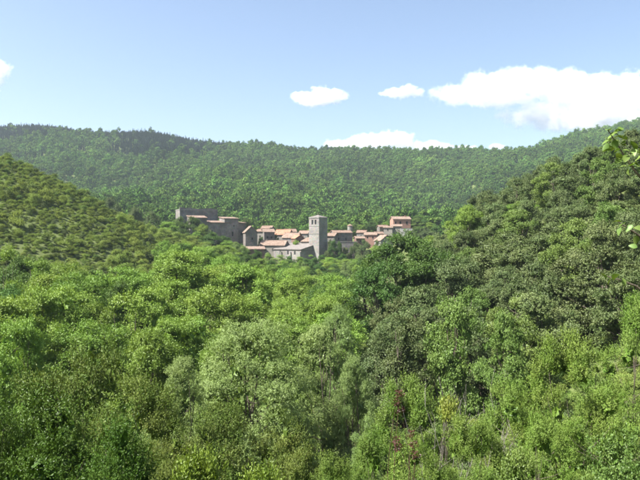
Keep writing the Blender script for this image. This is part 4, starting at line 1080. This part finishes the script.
# ------------------------------------------------------------------ haze
hb_ = MB(); hb_.box(-1900, 1900, -70, 1930, ZMIN - 1.5, max(ZMAX + 25, 240))
hm, ht, ho = nt('haze')
pv = N(ht, 'ShaderNodeVolumePrincipled'); pv.inputs['Color'].default_value = (0.76, 0.88, 1.0, 1); pv.inputs['Density'].default_value = 0.000115
pv.inputs['Anisotropy'].default_value = 0.25
ht.links.new(pv.outputs[0], ho.inputs['Volume'])
haze = hb_.build('haze', hm); tag(haze, 'thin pale blue haze over the valley', 'haze', kind='stuff')

# ------------------------------------------------------------------ clouds
def cloud(label, Y, blobs, dens=0.03, nscale=None, rough=0.76, amp=2.6):
    """blobs: (u, v, ru, rv) ellipses in the photograph, given real depth"""
    k = Y / F
    rg = np.random.default_rng(int(abs(blobs[0][0]) * 7 + 3)); extra = []
    for (u, v, ru, rv) in blobs:                       # small puffs bulging from the upper and side edges
        for _ in range(2):
            a = rg.uniform(-0.35, math.pi + 0.35); q = rg.uniform(0.2, 0.42)
            extra.append((u + ru * 0.8 * math.cos(a), v - rv * 0.8 * math.sin(a), max(ru, rv) * q, max(rv, 0.6 * ru) * q * rg.uniform(0.7, 1.0)))
    blobs = list(blobs) + extra
    cs = [(px(u, v, Y) + np.array([0, rng.uniform(-0.3, 0.3) * ru * k, 0]), (ru * k, 0.45 * max(ru, rv) * k, rv * k)) for (u, v, ru, rv) in blobs]
    C0 = np.mean([c for c, _ in cs], 0)
    lo = np.min([c - np.array(r) * 1.35 for c, r in cs], 0) - C0; hi = np.max([c + np.array(r) * 1.35 for c, r in cs], 0) - C0
    mb = MB(); mb.box(lo[0], hi[0], lo[1], hi[1], lo[2], hi[2])
    m, t, o = nt('cloud'); L = t.links.new
    tc = N(t, 'ShaderNodeTexCoord')
    acc = None
    for c, r in cs:
        c = c - C0
        mp = N(t, 'ShaderNodeVectorMath', operation='SUBTRACT'); mp.inputs[1].default_value = tuple(c); L(tc.outputs['Object'], mp.inputs[0])
        dv = N(t, 'ShaderNodeVectorMath', operation='DIVIDE'); dv.inputs[1].default_value = tuple(r); L(mp.outputs[0], dv.inputs[0])
        ln = N(t, 'ShaderNodeVectorMath', operation='LENGTH'); L(dv.outputs[0], ln.inputs[0])
        sb = N(t, 'ShaderNodeMath', operation='SUBTRACT'); sb.inputs[0].default_value = 1.0; L(ln.outputs['Value'], sb.inputs[1])
        if acc is None: acc = sb.outputs[0]
        else:
            mx = N(t, 'ShaderNodeMath', operation='SMOOTH_MAX'); mx.inputs[2].default_value = 0.1
            L(acc, mx.inputs[0]); L(sb.outputs[0], mx.inputs[1]); acc = mx.outputs[0]
    no = N(t, 'ShaderNodeTexNoise', Scale=(nscale or 1 / (22 * k)), Detail=5.0, Roughness=rough); L(tc.outputs['Object'], no.inputs['Vector'])
    ad = N(t, 'ShaderNodeMath', operation='MULTIPLY_ADD'); ad.inputs[1].default_value = amp; L(no.outputs[0], ad.inputs[0])
    s2 = N(t, 'ShaderNodeMath', operation='SUBTRACT'); s2.inputs[1].default_value = amp * 0.5; L(acc, s2.inputs[0]); L(s2.outputs[0], ad.inputs[2])
    mr = N(t, 'ShaderNodeMapRange', interpolation_type='SMOOTHSTEP'); mr.inputs[1].default_value = 0.0; mr.inputs[2].default_value = 0.38; mr.inputs[4].default_value = dens
    L(ad.outputs[0], mr.inputs[0])
    pv = N(t, 'ShaderNodeVolumePrincipled'); pv.inputs['Color'].default_value = (1, 1, 1, 1); pv.inputs['Anisotropy'].default_value = 0.0
    L(mr.outputs[0], pv.inputs['Density']); L(pv.outputs[0], o.inputs['Volume'])
    ob = mb.build('cloud', m); ob.location = C0
    tag(ob, label, 'cloud', 'clouds'); return ob
cloud('largest white cloud, spreading to the right edge above the ridge', 5200,
      [(452, 95, 26, 11), (484, 86, 30, 16), (520, 84, 36, 16), (548, 84, 40, 15), (585, 92, 50, 20), (630, 96, 50, 24), (668, 104, 46, 26), (540, 113, 38, 14), (590, 118, 50, 18), (650, 124, 40, 20), (505, 97, 38, 10)], 0.008)
cloud('small flat cloud left of the middle of the sky', 5200, [(306, 96, 14, 8), (322, 95, 18, 10), (334, 97, 12, 8), (316, 101, 22, 6)], 0.016)
cloud('small wispy cloud left of the largest cloud', 5200, [(392, 93, 12, 6), (406, 91, 13, 7), (416, 93, 10, 5), (411, 88, 8, 4)], 0.014, amp=2.6)
cloud('low cloud resting on the ridge in the middle', 6000, [(345, 145, 20, 7), (366, 142, 22, 9), (390, 139, 20, 10), (400, 144, 14, 8)], 0.011)
cloud('thin low cloud band along the ridge right of the middle', 6000, [(424, 146, 16, 6), (440, 147, 14, 6), (466, 149, 12, 4), (498, 147, 9, 3)], 0.013)
cloud('white cloud cut off by the left edge', 5200, [(-6, 72, 15, 17), (-14, 88, 16, 12), (-30, 78, 26, 20)], 0.011)
